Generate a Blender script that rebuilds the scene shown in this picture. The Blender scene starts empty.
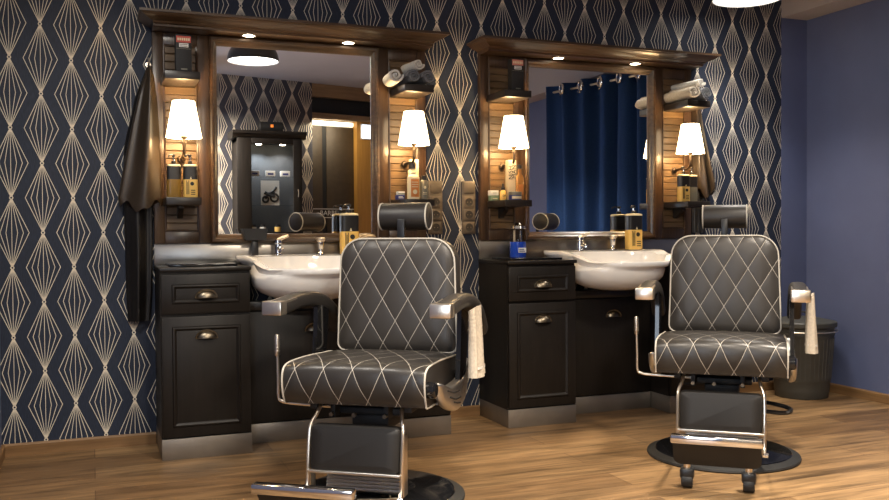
import bpy, bmesh, math, random
from mathutils import Matrix, Vector
random.seed(7)
PI = math.pi
scn = bpy.context.scene
COL = scn.collection

# ------------------------------------------------------------------ view
scn.view_settings.view_transform = 'Standard'
scn.view_settings.look = 'None'
scn.view_settings.gamma = 1.0
scn.view_settings.use_curve_mapping = False
scn.view_settings.exposure = 0.1
try:
    scn.cycles.use_denoising = True
    scn.cycles.max_bounces = 10
    scn.cycles.diffuse_bounces = 5
    scn.cycles.glossy_bounces = 6
    scn.cycles.sample_clamp_indirect = 6.0
    scn.cycles.caustics_reflective = False
    scn.cycles.caustics_refractive = False
except Exception:
    pass
w = bpy.data.worlds.new('world'); scn.world = w
w.use_nodes = True
w.node_tree.nodes['Background'].inputs[0].default_value = (.05, .07, .11, 1)
w.node_tree.nodes['Background'].inputs[1].default_value = .3

# ------------------------------------------------------------------ materials
def newmat(name):
    m = bpy.data.materials.new(name); m.use_nodes = True
    nt = m.node_tree
    return m, nt, nt.nodes['Principled BSDF']

def mat(name, col, rough=.5, metal=0., spec=.5, noise=0., nscale=40., bump=0., emis=None, estr=0., trans=0., alpha=1., coat=0.):
    m, nt, b = newmat(name)
    b.inputs['Base Color'].default_value = (*col, 1)
    b.inputs['Roughness'].default_value = rough
    b.inputs['Metallic'].default_value = metal
    b.inputs['Specular IOR Level'].default_value = spec
    b.inputs['Transmission Weight'].default_value = trans
    b.inputs['Alpha'].default_value = alpha
    b.inputs['Coat Weight'].default_value = coat
    if emis:
        b.inputs['Emission Color'].default_value = (*emis, 1)
        b.inputs['Emission Strength'].default_value = estr
    if noise or bump:
        tc = nt.nodes.new('ShaderNodeTexCoord')
        nz = nt.nodes.new('ShaderNodeTexNoise'); nz.inputs['Scale'].default_value = nscale
        nz.inputs['Detail'].default_value = 4
        nt.links.new(tc.outputs['Object'], nz.inputs['Vector'])
        if noise:
            r = nt.nodes.new('ShaderNodeValToRGB')
            r.color_ramp.elements[0].position = .3; r.color_ramp.elements[1].position = .7
            r.color_ramp.elements[0].color = (*[c * (1 - noise) for c in col], 1)
            r.color_ramp.elements[1].color = (*[min(1, c * (1 + noise)) for c in col], 1)
            nt.links.new(nz.outputs['Fac'], r.inputs['Fac'])
            nt.links.new(r.outputs['Color'], b.inputs['Base Color'])
        if bump:
            bp = nt.nodes.new('ShaderNodeBump'); bp.inputs['Strength'].default_value = bump
            bp.inputs['Distance'].default_value = .004
            nt.links.new(nz.outputs['Fac'], bp.inputs['Height'])
            nt.links.new(bp.outputs['Normal'], b.inputs['Normal'])
    return m

def wood(name, c0, c1, rough, vec, spec=.5, coat=0.):
    m, nt, b = newmat(name)
    tc = nt.nodes.new('ShaderNodeTexCoord'); mp = nt.nodes.new('ShaderNodeMapping')
    mp.inputs['Scale'].default_value = vec
    nz = nt.nodes.new('ShaderNodeTexNoise'); nz.inputs['Scale'].default_value = 1.0
    nz.inputs['Detail'].default_value = 6; nz.inputs['Roughness'].default_value = .6
    r = nt.nodes.new('ShaderNodeValToRGB')
    r.color_ramp.elements[0].position = .32; r.color_ramp.elements[1].position = .68
    r.color_ramp.elements[0].color = (*c0, 1); r.color_ramp.elements[1].color = (*c1, 1)
    nt.links.new(tc.outputs['Object'], mp.inputs['Vector']); nt.links.new(mp.outputs['Vector'], nz.inputs['Vector'])
    nt.links.new(nz.outputs['Fac'], r.inputs['Fac']); nt.links.new(r.outputs['Color'], b.inputs['Base Color'])
    b.inputs['Roughness'].default_value = rough
    b.inputs['Specular IOR Level'].default_value = spec
    b.inputs['Coat Weight'].default_value = coat
    b.inputs['Coat Roughness'].default_value = .25
    bp = nt.nodes.new('ShaderNodeBump'); bp.inputs['Strength'].default_value = .06; bp.inputs['Distance'].default_value = .002
    nt.links.new(nz.outputs['Fac'], bp.inputs['Height']); nt.links.new(bp.outputs['Normal'], b.inputs['Normal'])
    return m

class NG:
    """tiny wrapper for math-node graphs"""
    def __init__(s, nt): s.nt = nt
    def m(s, op, a, b=None, c=None):
        n = s.nt.nodes.new('ShaderNodeMath'); n.operation = op
        for i, v in enumerate((a, b, c)):
            if v is None: continue
            if isinstance(v, (int, float)): n.inputs[i].default_value = v
            else: s.nt.links.new(v, n.inputs[i])
        return n.outputs[0]

def wallpaper(name, X0, Z0, p, q, lw, bg, fg):
    """art-deco stretched diamonds: seven lines fanning between little ring knots, alternate columns half a step apart"""
    m, nt, b = newmat(name); g = NG(nt)
    tc = nt.nodes.new('ShaderNodeTexCoord'); sp = nt.nodes.new('ShaderNodeSeparateXYZ')
    nt.links.new(tc.outputs['Object'], sp.inputs[0])
    u = g.m('DIVIDE', g.m('SUBTRACT', sp.outputs['X'], X0), p)
    v = g.m('DIVIDE', g.m('SUBTRACT', sp.outputs['Z'], Z0), q)
    masks = []; knots = []
    for par in (0, 1):
        us = g.m('ADD', g.m('MULTIPLY', u, .5), .5 - .5 * par)
        du = g.m('MULTIPLY', g.m('ABSOLUTE', g.m('SUBTRACT', g.m('FRACT', us), .5)), 2.0)      # 0 on the column axis .. 1
        fv = g.m('FRACT', g.m('ADD', v, .5 * par))
        h = g.m('SUBTRACT', 1.0, g.m('ABSOLUTE', g.m('SUBTRACT', g.m('MULTIPLY', fv, 2.0), 1.0)))
        half = g.m('MULTIPLY', h, .555)
        for c in (0., .335, .67, 1.):
            d = g.m('ABSOLUTE', g.m('SUBTRACT', du, g.m('MULTIPLY', half, c)))
            k = lw * (1.0 + .28 * c)
            masks.append(g.m('LESS_THAN', d, k))
        # knot ring
        dz = g.m('MULTIPLY', g.m('MULTIPLY', h, .5), q)
        dx = g.m('MULTIPLY', du, p)
        rr = g.m('SQRT', g.m('ADD', g.m('MULTIPLY', dx, dx), g.m('MULTIPLY', dz, dz)))
        knots.append((g.m('LESS_THAN', g.m('ABSOLUTE', g.m('SUBTRACT', rr, .050 * p)), .017 * p), g.m('GREATER_THAN', rr, .07 * p)))
    acc = masks[0]
    for k in masks[1:]: acc = g.m('MAXIMUM', acc, k)
    for ring, outside in knots: acc = g.m('MAXIMUM', g.m('MULTIPLY', acc, outside), ring)
    nz = nt.nodes.new('ShaderNodeTexNoise'); mp = nt.nodes.new('ShaderNodeMapping')
    mp.inputs['Scale'].default_value = (420, 1, 30)
    nt.links.new(tc.outputs['Object'], mp.inputs['Vector']); nt.links.new(mp.outputs['Vector'], nz.inputs['Vector'])
    nz.inputs['Scale'].default_value = 1.; nz.inputs['Detail'].default_value = 3
    r = nt.nodes.new('ShaderNodeValToRGB')
    r.color_ramp.elements[0].position = .3; r.color_ramp.elements[1].position = .7
    r.color_ramp.elements[0].color = (*[c * .72 for c in bg], 1); r.color_ramp.elements[1].color = (*[c * 1.3 for c in bg], 1)
    nt.links.new(nz.outputs['Fac'], r.inputs['Fac'])
    mx = nt.nodes.new('ShaderNodeMix'); mx.data_type = 'RGBA'
    nt.links.new(acc, mx.inputs[0]); nt.links.new(r.outputs['Color'], mx.inputs[6]); mx.inputs[7].default_value = (*fg, 1)
    nt.links.new(mx.outputs[2], b.inputs['Base Color'])
    b.inputs['Roughness'].default_value = .6; b.inputs['Specular IOR Level'].default_value = .3
    return m

def floor_mat():
    m, nt, b = newmat('oak_planks'); g = NG(nt)
    tc = nt.nodes.new('ShaderNodeTexCoord')
    br = nt.nodes.new('ShaderNodeTexBrick')
    br.offset = .37; br.offset_frequency = 2
    br.inputs['Scale'].default_value = 1.; br.inputs['Brick Width'].default_value = 1.25
    br.inputs['Row Height'].default_value = .19; br.inputs['Mortar Size'].default_value = .0016
    br.inputs['Color1'].default_value = (.275, .168, .078, 1); br.inputs['Color2'].default_value = (.138, .078, .035, 1)
    br.inputs['Mortar'].default_value = (.07, .035, .018, 1)
    nt.links.new(tc.outputs['Object'], br.inputs['Vector'])
    def nz(vec, det, dist=0.):
        mp = nt.nodes.new('ShaderNodeMapping'); mp.inputs['Scale'].default_value = vec
        n = nt.nodes.new('ShaderNodeTexNoise'); n.inputs['Scale'].default_value = 1; n.inputs['Detail'].default_value = det
        n.inputs['Distortion'].default_value = dist
        nt.links.new(tc.outputs['Object'], mp.inputs['Vector']); nt.links.new(mp.outputs['Vector'], n.inputs['Vector'])
        return n.outputs['Fac']
    a = nz((2.2, 30, 1), 6, .9); c = nz((1.6, 9, 1), 4, 1.2); d = nz((6, 150, 1), 3)
    t = g.m('ADD', g.m('ADD', g.m('MULTIPLY', a, .9), g.m('MULTIPLY', c, .75)), g.m('MULTIPLY', d, .35))
    t = g.m('ADD', g.m('MULTIPLY', g.m('SUBTRACT', t, 1.0), 2.1), 1.0)
    t = g.m('MINIMUM', g.m('MAXIMUM', t, .35), 1.7)
    mx = nt.nodes.new('ShaderNodeVectorMath'); mx.operation = 'SCALE'
    nt.links.new(br.outputs['Color'], mx.inputs[0]); nt.links.new(t, mx.inputs[3])
    nt.links.new(mx.outputs[0], b.inputs['Base Color'])
    b.inputs['Roughness'].default_value = .42; b.inputs['Specular IOR Level'].default_value = .4
    bp = nt.nodes.new('ShaderNodeBump'); bp.inputs['Strength'].default_value = .12; bp.inputs['Distance'].default_value = .002
    nt.links.new(t, bp.inputs['Height']); nt.links.new(bp.outputs['Normal'], b.inputs['Normal'])
    return m

def quilted(name, pu, pv, base, stitch, rough):
    """leather with off-white diamond stitching, laid out in UV metres"""
    m, nt, b = newmat(name); g = NG(nt)
    uv = nt.nodes.new('ShaderNodeUVMap'); sp = nt.nodes.new('ShaderNodeSeparateXYZ')
    nt.links.new(uv.outputs['UV'], sp.inputs[0])
    x = g.m('DIVIDE', sp.outputs['X'], pu); y = g.m('DIVIDE', sp.outputs['Y'], pv)
    da = g.m('PINGPONG', g.m('ADD', x, y), .5); db = g.m('PINGPONG', g.m('SUBTRACT', x, y), .5)
    d = g.m('MINIMUM', da, db)
    line = g.m('LESS_THAN', d, .0105)
    mx = nt.nodes.new('ShaderNodeMix'); mx.data_type = 'RGBA'
    mx.inputs[6].default_value = (*base, 1); mx.inputs[7].default_value = (*stitch, 1)
    nt.links.new(line, mx.inputs[0]); nt.links.new(mx.outputs[2], b.inputs['Base Color'])
    b.inputs['Roughness'].default_value = rough
    sa = g.m('SINE', g.m('MULTIPLY', da, PI)); sb = g.m('SINE', g.m('MULTIPLY', db, PI))
    h = g.m('POWER', g.m('MULTIPLY', sa, sb), .45)
    bp = nt.nodes.new('ShaderNodeBump'); bp.inputs['Strength'].default_value = .32; bp.inputs['Distance'].default_value = .012
    nt.links.new(h, bp.inputs['Height']); nt.links.new(bp.outputs['Normal'], b.inputs['Normal'])
    return m

M = {}
M['paper'] = wallpaper('navy_diamond_wallpaper', -.3466, 1.8597, .133, .32665, .0098, (.021, .030, .055), (.76, .70, .58))
M['paper2'] = wallpaper('lightened_diamond_wallpaper', -.0556, 2.628, .1755, .4235, .020, (.075, .075, .092), (.70, .62, .49))  # ground and lines lightened to stand in for more light on this wall
M['blue'] = mat('blue_paint', (.108, .134, .250), .55, noise=.05, nscale=6, bump=.05)
M['ceil'] = mat('ceiling_paint', (.50, .50, .56), .8, noise=.03, nscale=4)
M['soffit'] = mat('soffit_paint', (.36, .33, .33), .8, noise=.03, nscale=4)
M['floor'] = floor_mat()
M['base'] = wood('brown_skirting', (.16, .085, .035), (.26, .15, .065), .45, (3, 40, 40))
M['woodv'] = wood('walnut_upright', (.032, .0165, .008), (.074, .040, .019), .33, (60, 60, 3), coat=.3)
M['woodh'] = wood('walnut_rail', (.032, .0165, .008), (.074, .040, .019), .30, (3, 60, 60), coat=.35)
M['slat'] = wood('walnut_slats', (.088, .051, .022), (.165, .099, .044), .40, (4, 60, 60))
M['dark'] = wood('dark_stained_wood', (.007, .0056, .0045), (.013, .010, .008), .42, (70, 70, 4), spec=.3)
M['darkh'] = wood('dark_stained_rail', (.007, .0056, .0045), (.013, .010, .008), .32, (4, 70, 70))
M['shelfw'] = wood('shelf_dark_wood', (.012, .009, .007), (.022, .016, .012), .35, (4, 60, 60))
M['steel'] = mat('brushed_steel', (.62, .60, .57), .34, 1., noise=.06, nscale=9)
M['splash'] = mat('splashback_steel', (.40, .37, .33), .28, 1., noise=.06, nscale=9)
M['plinth'] = mat('steel_plinth', (.27, .24, .205), .40, .8, noise=.08, nscale=9)
M['chrome'] = mat('polished_chrome', (.80, .79, .77), .09, 1.)
M['chromes'] = mat('satin_chrome', (.78, .69, .57), .30, 1.)
M['brass'] = mat('aged_pewter', (.22, .185, .135), .34, 1.)
M['bronze'] = mat('bronze_arm', (.07, .05, .035), .35, .8)
M['mirror'] = mat('mirror_silver', (.93, .93, .93), .0, 1.)
M['ceramic'] = mat('white_ceramic', (.80, .78, .75), .10, spec=.6)
M['black'] = mat('black_plastic', (.012, .012, .013), .35)
M['matte'] = mat('matte_black', (.008, .008, .0085), .65)
M['rubber'] = mat('black_rubber', (.02, .02, .02), .55)
M['gloss'] = mat('gloss_black', (.008, .008, .009), .08)
M['leather'] = mat('black_leather', (.022, .019, .017), .42, bump=.12, nscale=220)
M['padblack'] = mat('black_vinyl', (.008, .007, .0065), .55, bump=.1, nscale=220)
M['quilt'] = quilted('quilted_back_leather', .11, .184, (.038, .0335, .030), (.46, .42, .36), .42)
M['quilts'] = quilted('quilted_seat_leather', .112, .215, (.024, .021, .0185), (.44, .40, .34), .38)
M['piping'] = mat('cream_piping', (.52, .485, .42), .5)
M['shade'] = mat('lamp_shade_glow', (.9, .88, .84), .7, emis=(1., .76, .46), estr=6.5)
M['glow'] = mat('lamp_diffuser_glow', (.9, .9, .9), .5, emis=(1., .95, .88), estr=5.)
M['spot'] = mat('spot_glow', (1, 1, 1), .5, emis=(1., .88, .66), estr=22.)
M['tube'] = mat('tube_glow', (1, 1, 1), .5, emis=(1., .90, .68), estr=3.0)
M['tubew'] = mat('cool_panel_glow', (1, 1, 1), .5, emis=(.85, .92, 1.), estr=2.2)  # cool glow shared by the wall lamp and the added window pane
M['dome'] = mat('pendant_grey', (.055, .058, .060), .28, spec=.6)
M['domein'] = mat('pendant_inside', (.85, .85, .83), .5)
M['white'] = mat('white_plastic', (.75, .74, .71), .4)
M['cream'] = mat('cream_label', (.72, .62, .40), .5)
M['yellow'] = mat('yellow_bottle', (.78, .50, .13), .35)
M['amber'] = mat('amber_bottle', (.34, .19, .035), .15, trans=.25, spec=.6)
M['ambg'] = mat('amber_liquid_glass', (.80, .38, .10), .08, trans=.55, spec=.6)
M['orange'] = mat('orange_label', (.62, .22, .05), .5)
M['red'] = mat('red_label', (.50, .07, .045), .5)
M['pinkr'] = mat('faded_red_label', (.62, .22, .16), .5)
M['greylab'] = mat('grey_green_bottle', (.16, .15, .11), .4)
M['greenbox'] = mat('green_carton', (.13, .20, .14), .6)
M['navy'] = mat('navy_carton', (.02, .03, .16), .5)
M['ink'] = mat('black_print', (.012, .011, .010), .6)
M['whiteprint'] = mat('white_print', (.8, .79, .76), .6)
M['blueliq'] = mat('blue_disinfectant', (.018, .07, .50), .12, spec=.6)
M['glass'] = mat('clear_glass', (.01, .012, .012), .02, spec=.6, alpha=.10)
M['towelw'] = mat('white_terry', (.66, .63, .57), .95, noise=.10, nscale=120, bump=.6)
M['towelg'] = mat('grey_terry', (.15, .155, .165), .95, noise=.25, nscale=120, bump=.6)
M['towelc'] = mat('cream_terry', (.55, .48, .38), .95, noise=.12, nscale=90, bump=.6)
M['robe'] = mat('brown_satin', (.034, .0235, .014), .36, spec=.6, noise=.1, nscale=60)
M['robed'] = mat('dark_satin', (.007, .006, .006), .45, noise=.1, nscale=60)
M['plate'] = mat('taupe_socket', (.135, .112, .086), .38, .25)
M['platehole'] = mat('socket_hole', (.03, .026, .022), .5)
M['bin'] = mat('olive_grey_metal', (.055, .055, .049), .5, noise=.1, nscale=12)
M['curtain'] = mat('blue_curtain_fabric', (.014, .043, .135), .8, spec=.15, noise=.12, nscale=90)
M['ringm'] = mat('chrome_grommet', (.80, .80, .78), .18, 1.)
M['browncurt'] = mat('brown_panel_satin', (.055, .038, .022), .5, noise=.12, nscale=20)
M['beam'] = wood('tan_beam', (.28, .19, .10), (.40, .28, .16), .5, (3, 40, 40))
M['ochre'] = wood('ochre_post', (.50, .25, .05), (.62, .33, .08), .5, (50, 50, 3))
M['darkfas'] = mat('dark_fascia', (.012, .016, .018), .4)
M['card'] = mat('white_poster_card', (.62, .62, .58), .6)
M['cabint'] = mat('grey_cabinet_back', (.09, .095, .10), .6)
M['orangeglow'] = mat('orange_mark', (.8, .2, .03), .5, emis=(1, .25, .03), estr=.8)  # badge colour given a faint glow, though it is no lamp

# ------------------------------------------------------------------ mesh builder
class MB:
    def __init__(s):
        s.bm = bmesh.new(); s.uv = s.bm.loops.layers.uv.new('UVMap')
    def absorb(s, b2, mi=0):
        vm = {}
        for v in b2.verts: vm[v] = s.bm.verts.new(v.co)
        for f in b2.faces:
            try:
                n = s.bm.faces.new([vm[v] for v in f.verts]); n.material_index = mi
            except ValueError: pass
        b2.free(); return s
    def box(s, x0, x1, y0, y1, z0, z1, bev=0., mi=0, seg=2, mtx=None):
        b = bmesh.new(); bmesh.ops.create_cube(b, size=1)
        for v in b.verts:
            v.co = Vector(((x0 + x1) / 2 + v.co.x * (x1 - x0), (y0 + y1) / 2 + v.co.y * (y1 - y0), (z0 + z1) / 2 + v.co.z * (z1 - z0)))
        if bev: bmesh.ops.bevel(b, geom=b.edges[:], offset=bev, segments=seg, affect='EDGES', profile=.5)
        if mtx is not None: bmesh.ops.transform(b, matrix=mtx, verts=b.verts)
        return s.absorb(b, mi)
    def loft(s, rings, mi=0, cap0=True, cap1=True, close=True, uvf=None):
        V = [[s.bm.verts.new(p) for p in r] for r in rings]
        n = len(rings[0])
        for a in range(len(V) - 1):
            for i in range(n if close else n - 1):
                j = (i + 1) % n
                f = s.bm.faces.new((V[a][i], V[a][j], V[a + 1][j], V[a + 1][i])); f.material_index = mi
        if cap0: f = s.bm.faces.new(V[0][::-1]); f.material_index = mi
        if cap1: f = s.bm.faces.new(V[-1]); f.material_index = mi
        return V
    def tube(s, pts, r, seg=10, mi=0, closed=False, cap=True):
        P = [Vector(p) for p in pts]; n = len(P)
        R = r if isinstance(r, (list, tuple)) else [r] * n
        rings = []; N = None
        for i in range(n):
            if closed: t = (P[(i + 1) % n] - P[i - 1])
            else: t = P[min(i + 1, n - 1)] - P[max(i - 1, 0)]
            t.normalize()
            if N is None:
                N = t.orthogonal().normalized()
            else:
                N = (N - t * N.dot(t))
                N = N.normalized() if N.length > 1e-6 else t.orthogonal().normalized()
            B = t.cross(N)
            rings.append([P[i] + (N * math.cos(2 * PI * k / seg) + B * math.sin(2 * PI * k / seg)) * R[i] for k in range(seg)])
        if closed:
            # align the last ring with the first
            V = [[s.bm.verts.new(p) for p in rg] for rg in rings]
            best = min(range(seg), key=lambda o: sum((rings[-1][(k + o) % seg] - rings[0][k]).length for k in range(seg)))
            for a in range(n):
                b_ = (a + 1) % n; o = best if a == n - 1 else 0
                for k in range(seg):
                    k2 = (k + 1) % seg
                    if a == n - 1:
                        q = (V[a][(k + o) % seg], V[a][(k2 + o) % seg], V[0][k2], V[0][k])
                    else: q = (V[a][k], V[a][k2], V[b_][k2], V[b_][k])
                    try: f = s.bm.faces.new(q); f.material_index = mi
                    except ValueError: pass
        else: s.loft(rings, mi, cap, cap)
        return s
    def lathe(s, prof, c=(0, 0, 0), axis='z', seg=32, mi=0, cap0=True, cap1=True, a0=0., a1=2 * PI):
        full = abs(a1 - a0 - 2 * PI) < 1e-6
        cnt = seg if full else seg + 1
        rings = []
        for r, h in prof:
            ring = []
            for k in range(cnt):
                a = a0 + (a1 - a0) * k / seg; x, y = r * math.cos(a), r * math.sin(a)
                p = (x, y, h) if axis == 'z' else ((h, x, y) if axis == 'x' else (x, h, -y))
                ring.append((c[0] + p[0], c[1] + p[1], c[2] + p[2]))
            rings.append(ring)
        s.loft(rings, mi, cap0, cap1, full); return s
    def prism(s, pts, axis, a, b, mi=0):
        f = {'x': lambda t, p: (t, p[0], p[1]), 'y': lambda t, p: (p[0], t, p[1]), 'z': lambda t, p: (p[0], p[1], t)}[axis]
        s.loft([[f(a, p) for p in pts], [f(b, p) for p in pts]], mi); return s
    def text(s, string, size, mtx, mi=0, depth=.0006, align='CENTER'):
        cu = bpy.data.curves.new('tmp', 'FONT'); cu.body = string; cu.size = size; cu.extrude = depth
        cu.align_x = align; cu.align_y = 'CENTER'; cu.resolution_u = 3
        o = bpy.data.objects.new('tmp', cu); COL.objects.link(o)
        dg = bpy.context.evaluated_depsgraph_get(); dg.update()
        me = bpy.data.meshes.new_from_object(o.evaluated_get(dg))
        b = bmesh.new(); b.from_mesh(me); bmesh.ops.transform(b, matrix=mtx, verts=b.verts)
        bpy.data.objects.remove(o); bpy.data.curves.remove(cu); bpy.data.meshes.remove(me)
        return s.absorb(b, mi)
    def xform(s, mtx):
        bmesh.ops.transform(s.bm, matrix=mtx, verts=s.bm.verts); return s
    def build(s, name, mats, parent=None, loc=None, rotz=0., smooth=35):
        bmesh.ops.recalc_face_normals(s.bm, faces=s.bm.faces[:])
        me = bpy.data.meshes.new(name); s.bm.to_mesh(me); s.bm.free()
        for m in (mats if isinstance(mats, (list, tuple)) else [mats]): me.materials.append(m)
        if smooth:
            me.polygons.foreach_set('use_smooth', [True] * len(me.polygons))
            me.set_sharp_from_angle(angle=math.radians(smooth))
        o = bpy.data.objects.new(name, me); COL.objects.link(o)
        if parent: o.parent = parent
        if loc: o.location = loc
        if rotz: o.rotation_euler = (0, 0, rotz)
        return o

def tag(o, label=None, cat=None, group=None, kind=None):
    if label: o['label'] = label
    if cat: o['category'] = cat
    if group: o['group'] = group
    if kind: o['kind'] = kind
    return o
def thing(name, label, cat, loc=(0, 0, 0), rotz=0., group=None):
    o = bpy.data.objects.new(name, None); COL.objects.link(o)
    o.empty_display_size = .1
    o.location = loc; o.rotation_euler = (0, 0, rotz)
    return tag(o, label, cat, group)
def struct(o): o['kind'] = 'structure'; return o
def dup(root, loc, rotz=None, label=None):
    def cp(o, par):
        c = o.copy(); COL.objects.link(c)
        if par: c.parent = par
        for ch in list(o.children): cp(ch, c)
        return c
    r = cp(root, None); r.location = loc
    if rotz is not None: r.rotation_euler = (0, 0, rotz)
    if label: r['label'] = label
    return r
def rrect(x0, x1, z0, z1, rb, rt, n=8):
    """rounded rectangle outline; rb / rt are the bottom / top corner radii"""
    pts = []
    for cx, cz, r, a in ((x1 - rb, z0 + rb, rb, -PI / 2), (x1 - rt, z1 - rt, rt, 0), (x0 + rt, z1 - rt, rt, PI / 2), (x0 + rb, z0 + rb, rb, PI)):
        for k in range(n + 1):
            t = a + PI / 2 * k / n
            pts.append((cx + r * math.cos(t), cz + r * math.sin(t)))
    return pts
def spline(pts, sub=6, closed=False):
    P = [Vector(p) for p in pts]; n = len(P); out = []
    for i in range(n if closed else n - 1):
        if closed: a, b, c, d = P[i - 1], P[i], P[(i + 1) % n], P[(i + 2) % n]
        else: a, b, c, d = P[max(i - 1, 0)], P[i], P[i + 1], P[min(i + 2, n - 1)]
        for k in range(sub):
            t = k / sub
            out.append(.5 * ((2 * b) + (c - a) * t + (2 * a - 5 * b + 4 * c - d) * t * t + (3 * b - a - 3 * c + d) * t ** 3))
    if not closed: out.append(P[-1])
    return out
def supell(a, b, n=24, e=4.):
    out = []
    for k in range(n):
        t = 2 * PI * k / n; c, s_ = math.cos(t), math.sin(t)
        out.append((a * math.copysign(abs(c) ** (2 / e), c), b * math.copysign(abs(s_) ** (2 / e), s_)))
    return out
FACE_Y = Matrix.Rotation(PI / 2, 4, 'X')          # text plane upright, reading from -Y
def at(x, y, z, rot=None): return Matrix.Translation((x, y, z)) @ (rot if rot is not None else FACE_Y)
def lamp(name, kind, loc, energy, col, size=.1, rot=(0, 0, 0), **kw):
    L = bpy.data.lights.new(name, kind); L.energy = energy; L.color = col
    if kind == 'AREA':
        L.shape = kw.get('shape', 'DISK'); L.size = size
        if 'size_y' in kw: L.size_y = kw['size_y']
        if 'spread' in kw: L.spread = kw['spread']
    else: L.shadow_soft_size = size
    if kind == 'SPOT': L.spot_size = kw.get('angle', 1.6); L.spot_blend = kw.get('blend', .6)
    o = bpy.data.objects.new(name, L); COL.objects.link(o); o.location = loc; o.rotation_euler = rot
    return o

# ------------------------------------------------------------------ camera
yaw, pitch, roll = math.radians(21.394), math.radians(-1.133), math.radians(-.37)
fw = Vector((math.sin(yaw) * math.cos(pitch), math.cos(yaw) * math.cos(pitch), math.sin(pitch)))
rt = Vector((math.cos(yaw), -math.sin(yaw), 0)); up = rt.cross(fw)
R_ = rt * math.cos(roll) + up * math.sin(roll); U_ = up * math.cos(roll) - rt * math.sin(roll)
cam = bpy.data.cameras.new('camera'); cam.sensor_width = 36.; cam.lens = 36. * 900. / 889.; cam.clip_start = .05
co = bpy.data.objects.new('camera', cam); COL.objects.link(co)
co.matrix_world = Matrix(((R_.x, U_.x, -fw.x, 0.), (R_.y, U_.y, -fw.y, -4.641), (R_.z, U_.z, -fw.z, 1.033), (0, 0, 0, 1)))
scn.camera = co

# ------------------------------------------------------------------ room shell
XL, XP, XR, ZC = -.403, 4.164, 4.375, 2.77
b = MB(); b.prism([(XL - .1, .1), (XL - .1, -5.2), (2.6, -7.4), (XR + .1, -7.4), (XR + .1, .1)], 'z', -.06, 0.); struct(b.build('floor', M['floor'], smooth=0))
b = MB(); b.prism([(XL - .1, .1), (XL - .1, -5.2), (2.6, -7.4), (XR + .1, -7.4), (XR + .1, .1)], 'z', ZC, ZC + .08); struct(b.build('ceiling', M['ceil'], smooth=0))
b = MB(); b.box(XL - .1, XP, 0, .1, 0, ZC); struct(b.build('wall_back', M['paper'], smooth=0))
b = MB(); b.box(XP, XR + .1, 0, .1, 0, ZC); struct(b.build('wall_corner', M['blue'], smooth=0))
b = MB(); b.box(XL - .1, XL, -5.3, 0, 0, ZC); struct(b.build('wall_left', M['blue'], smooth=0))
b = MB(); b.box(XR, XR + .1, -7.2, 0, 0, ZC); struct(b.build('wall_right', M['blue'], smooth=0))
b = MB(); b.box(XP, XR, -7.0, 0, 2.402, ZC, .004); struct(b.build('trim_1', M['soffit'], smooth=0))
RZ = math.atan2(-.235, .972)
# wall behind the camera: local x runs along it from the point (1.863,-5.55)
b = MB(); b.box(-2.45, .545, -.12, 0, 0, ZC); o = b.build('wall_front', M['paper2'], loc=(1.863, -5.55, 0), rotz=RZ, smooth=0); struct(o)
def skirt(name, a, b_, z=.058, t=.014):
    d = Vector((b_[0] - a[0], b_[1] - a[1], 0)); L = d.length; ang = math.atan2(d.y, d.x)
    m = MB(); m.prism([(0, 0), (-t, 0), (-t, z - .008), (-t * .5, z), (0, z)], 'x', 0, L)
    struct(m.build(name, M['base'], loc=(a[0], a[1], 0), rotz=ang, smooth=0))
skirt('baseboard_back', (XL, 0), (.283, 0))
skirt('baseboard_middle', (1.702, 0), (2.022, 0))
skirt('baseboard_corner', (3.442, 0), (XR, 0))
skirt('baseboard_right', (XR, 0), (XR, -6.4))
skirt('baseboard_left', (XL, -5.0), (XL, 0))

# shop front behind the camera (seen in the left mirror), same local frame as wall_front
def lf(o): o.location = (1.863, -5.55, 0); o.rotation_euler = (0, 0, RZ); return o
b = MB(); b.box(.545, 2.7, -.22, -.02, 2.62, ZC); lf(struct(b.build('trim_2', M['beam'], smooth=0)))
b = MB(); b.box(.545, 2.7, -.20, -.08, 2.44, 2.62); lf(struct(b.build('trim_3', M['darkfas'], smooth=0)))
b = MB(); b.box(.545, 2.7, -.20, -.05, 2.37, 2.44, .006); lf(struct(b.build('trim_4', M['beam'], smooth=0)))
b = MB(); b.box(1.17, 2.7, -.20, -.06, 0, 2.37); lf(struct(b.build('trim_5', M['ochre'], smooth=0)))
t = thing('strip_light', 'long warm strip light over the brown door panels, reflected in the left mirror', 'light')
lf(t)
b = MB(); b.box(.56, 1.165, -.17, -.145, 2.30, 2.365, .004); b.build('housing', M['white'], t)
b = MB(); b.box(.565, 1.16, -.145, -.125, 2.31, 2.358, .008); b.build('tube', M['tube'], t)
lamp('strip_glow', 'AREA', (2.62, -5.60, 2.28), 5., (1., .86, .62), .5, (math.radians(-25), 0, 0))
t = thing('wall_lamp', 'small bright rectangular lamp on the ochre post beside the door panels', 'lamp'); lf(t)
b = MB(); b.box(1.215, 1.36, -.062, -.04, 2.16, 2.345, .006); b.build('housing', M['white'], t)
b = MB(); b.box(1.225, 1.35, -.042, -.03, 2.17, 2.335, .006); b.build('diffuser', M['tubew'], t)
t = thing('sliding_door', 'pair of tall dark brown satin door panels with white lettering, behind the camera', 'door'); lf(t)
for x0, x1, nm in ((.55, .745, 0), (.80, 1.17, 1)):
    b = MB(); b.box(x0, x1, -.17, -.14, .02, 2.30, .006); b.build('panel', M['browncurt'], t)
b = MB(); b.box(.745, .80, -.19, -.15, .02, 2.30); b.build('seam_post', M['matte'], t)
b = MB()
b.box(.57, 1.165, -.139, -.137, 1.314, 1.322); b.box(.57, 1.165, -.139, -.137, 1.212, 1.220)
b.text('BARBERS', .082, at(.868, -.138, 1.267)); b.build('lettering', M['whiteprint'], t, smooth=0)

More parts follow.
